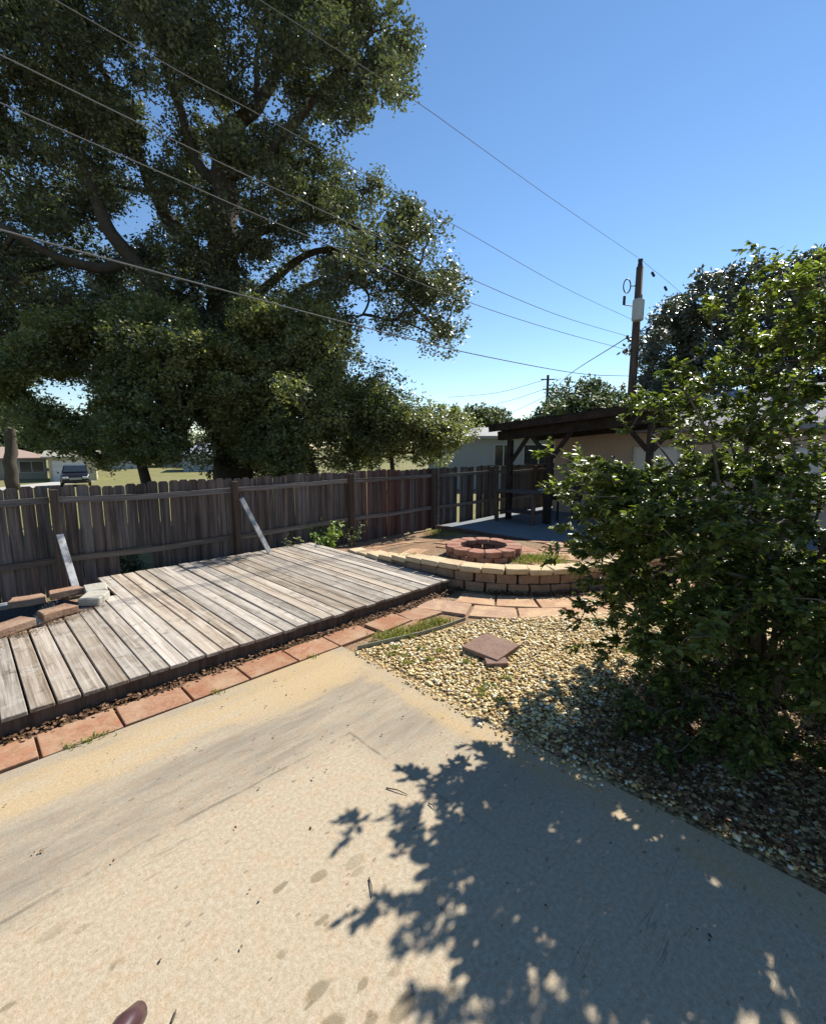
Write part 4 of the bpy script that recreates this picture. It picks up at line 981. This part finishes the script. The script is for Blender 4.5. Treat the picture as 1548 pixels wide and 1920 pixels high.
# ------------------------------------------------------------------ the glossy bush on the right
BX, BY = 2.75, 3.35
bush = empty('holly_bush', (BX, BY, 0)); tag(bush, 'big glossy dark green bush spreading over the gravel at the right', 'bush')
zz_ = [0.05, .37, .76, 1.15, 1.5, 1.9, 2.2, 2.5, 2.8, 3.05, 3.4]
rr_ = [.95, 1.12, 1.22, 1.4, 1.64, 1.55, 1.22, .92, .62, .38, .12]
tips = []; tries = 0
def profile(an, z):
    Rm = float(np.interp(z, zz_, rr_)); sn = math.sin(an)
    if z > 1.7 and sn < 0: Rm *= 1-.2*min(1, (z-1.7)/.4)
    if math.radians(65) < an < math.radians(158): Rm *= .74
    if math.radians(183) < an < math.radians(265) and z > 1.0: Rm *= .74
    if z > 2.05: Rm *= .93
    return Rm
boughs = []
while len(boughs) < 195:
    z = random.uniform(.2, 3.1); an = random.uniform(0, 6.283); Rm = profile(an, z)
    if random.random() > Rm/1.7: continue
    t = random.random()**.5
    lob = 1+.28*noise.noise(Vector((math.cos(an)*2.2, math.sin(an)*2.2, z*2.4)))
    c = Vector((math.cos(an)*Rm*t*lob, math.sin(an)*Rm*t*lob, z))
    if z < .55 and t < .5: continue
    if any((c-d).length < (.17 if z < 1.8 else .27) for d in boughs): continue
    gp_ = c+Vector((BX, BY, -H)); dp_ = gp_.y*math.cos(PITCH)-gp_.z*math.sin(PITCH); bu = 774+FPX*gp_.x/dp_; bv = 960-FPX*(gp_.z*math.cos(PITCH)+gp_.y*math.sin(PITCH))/dp_
    if dp_ > .3 and bu < 1195 and 740 < bv < 880: continue          # the bush is open here: pergola and wall show through
    if dp_ > .3 and ((bu-1225)/62)**2+((bv-862)/45)**2 < 1: continue
    if dp_ > .3 and bu > 1250 and 905 < bv < 1010 and random.random() < .35: continue
    boughs.append(c)
for tu, tv, td in ((1165, 885, 3.3), (1138, 884, 3.65), (1130, 940, 3.65), (1150, 1010, 3.5), (1150, 925, 3.7), (1165, 960, 3.5), (1165, 950, 3.3), (1190, 905, 3.3), (1275, 1130, 3.2), (1270, 1190, 3.1), (1270, 790, 3.4), (1230, 1320, 3.0), (1190, 1040, 3.3), (1200, 985, 3.2), (1370, 650, 3.4), (1500, 560, 3.5), (1430, 600, 3.4), (1300, 720, 3.3), (1200, 1000, 3.1), (1270, 1240, 2.9), (1240, 1430, 2.7), (1250, 1400, 2.7), (1400, 1440, 2.6), (1500, 1460, 2.5), (1330, 1440, 2.6)):
    boughs.append(at(tu, tv, td)-Vector((BX, BY, 0)))
for c in boughs:
    out = Vector((c.x, c.y, (c.z-1.3)*.4)).normalized()
    for _ in range(random.randint(10, 16) if c.z < 1.9 else random.randint(7, 11)):
        f = random.gauss(0, .17); p = c + out*f + Vector((random.gauss(0, .085), random.gauss(0, .085), random.gauss(0, .075)))
        if p.z > .05: tips.append((p, 1))
# main stems
stems = []; m0 = MB()
for k in range(12):
    an = k*.53+random.uniform(-.2, .2); hgt = random.uniform(1.3, 2.7); rad = random.uniform(.35, .95); pts = [Vector((math.cos(an)*.08, math.sin(an)*.08, -.05))]
    for j in range(1, 8):
        t = j/7; pts.append(Vector((math.cos(an)*(.08+rad*t**1.3), math.sin(an)*(.08+rad*t**1.3), hgt*t))+noise.noise_vector(Vector((k, j*.6, 2)))*.16)
    MB().tube(pts, [.027*(1-.75*j/7) for j in range(8)], 8).build('trunk' if k == 0 else 'branch', M['twig'], bush, smooth=True); stems += pts[1:]
tw = MB(); LP = []; LD = []; LN = []
for p, q, ld in grow(stems, [p for p, t in tips]):
    r0 = min(.002+.0017*math.sqrt(ld), .014); w_ = noise.noise_vector(q*5)*(.2*(q-p).length)
    tw.tube([p, p.lerp(q, .5)+w_, q], [r0*1.1, r0, r0*.8], 4, caps=False)
for p, t in tips:
    out = Vector((p.x, p.y, (p.z-1.5)*.5)).normalized()
    # a leafy shoot
    dsh = (out*.9+Vector((random.gauss(0, .5), random.gauss(0, .5), random.gauss(.25, .45)))).normalized(); Ls = random.uniform(.09, .2)
    for s_ in range(3):
        ds = (dsh+Vector((random.gauss(0, .55), random.gauss(0, .55), random.gauss(0, .4)))).normalized(); L2 = Ls*random.uniform(.5, 1)
        if s_ < 2: tw.tube([p, p+ds*L2], [.0022, .0012], 3, caps=False)
        nl = random.randint(12, 18)
        for q in range(nl):
            f = (q+.5)/nl; pos = p+ds*L2*f; side = ds.cross(Vector((random.gauss(0, 1), random.gauss(0, 1), random.gauss(0, 1)))).normalized()
            d = (side*(1-.5*f)+ds*(.35+f)).normalized(); LP.append(pos[:]); LD.append(d[:])
            nn_ = Vector((random.gauss(0, .55), random.gauss(0, .55), 1)); LN.append(nn_[:])
tag(tw.build('twigs', M['twig'], bush), kind='stuff')
LP = np.array(LP); LD = np.array(LD); LN = np.array(LN)
# nearest leaves inside the view become parts of their own, the rest one mass
W_ = LP+np.array([BX, BY, -H]); dep = W_[:, 1]*math.cos(PITCH)-W_[:, 2]*math.sin(PITCH); uu = 774+FPX*W_[:, 0]/dep; dist = np.linalg.norm(W_, axis=1)
ok = (uu < 1535) & (dep > .3); order = np.argsort(np.where(ok, dist, 99)); near = order[:280]; rest = np.setdiff1d(np.arange(len(LP)), near)
v, Fq = leaves_arrays(LP[rest], .050, 0, .52, 'leaf', LD[rest].copy(), LN[rest].copy())
tag(link('foliage', np_mesh('foliage', v, Fq), bush, M['shrub']), kind='stuff')
lv = []
for k in range(4):
    v, Fq = leaves_arrays(np.zeros((1, 3)), .050, 0, .52, 'leaf', np.array([[0, 1., 0]]), np.array([[0, 0, 1.]])); me = np_mesh('leaf', v, Fq); me.materials.append(M['shrub']); lv.append(me)
for i in near:
    n = Vector(LN[i]).normalized(); d = Vector(LD[i]); d = (d-n*d.dot(n)).normalized(); s = d.cross(n)
    o = link('leaf', random.choice(lv), bush); o.matrix_basis = Matrix.Translation(Vector(LP[i])) @ Matrix((s, d, n)).transposed().to_4x4()
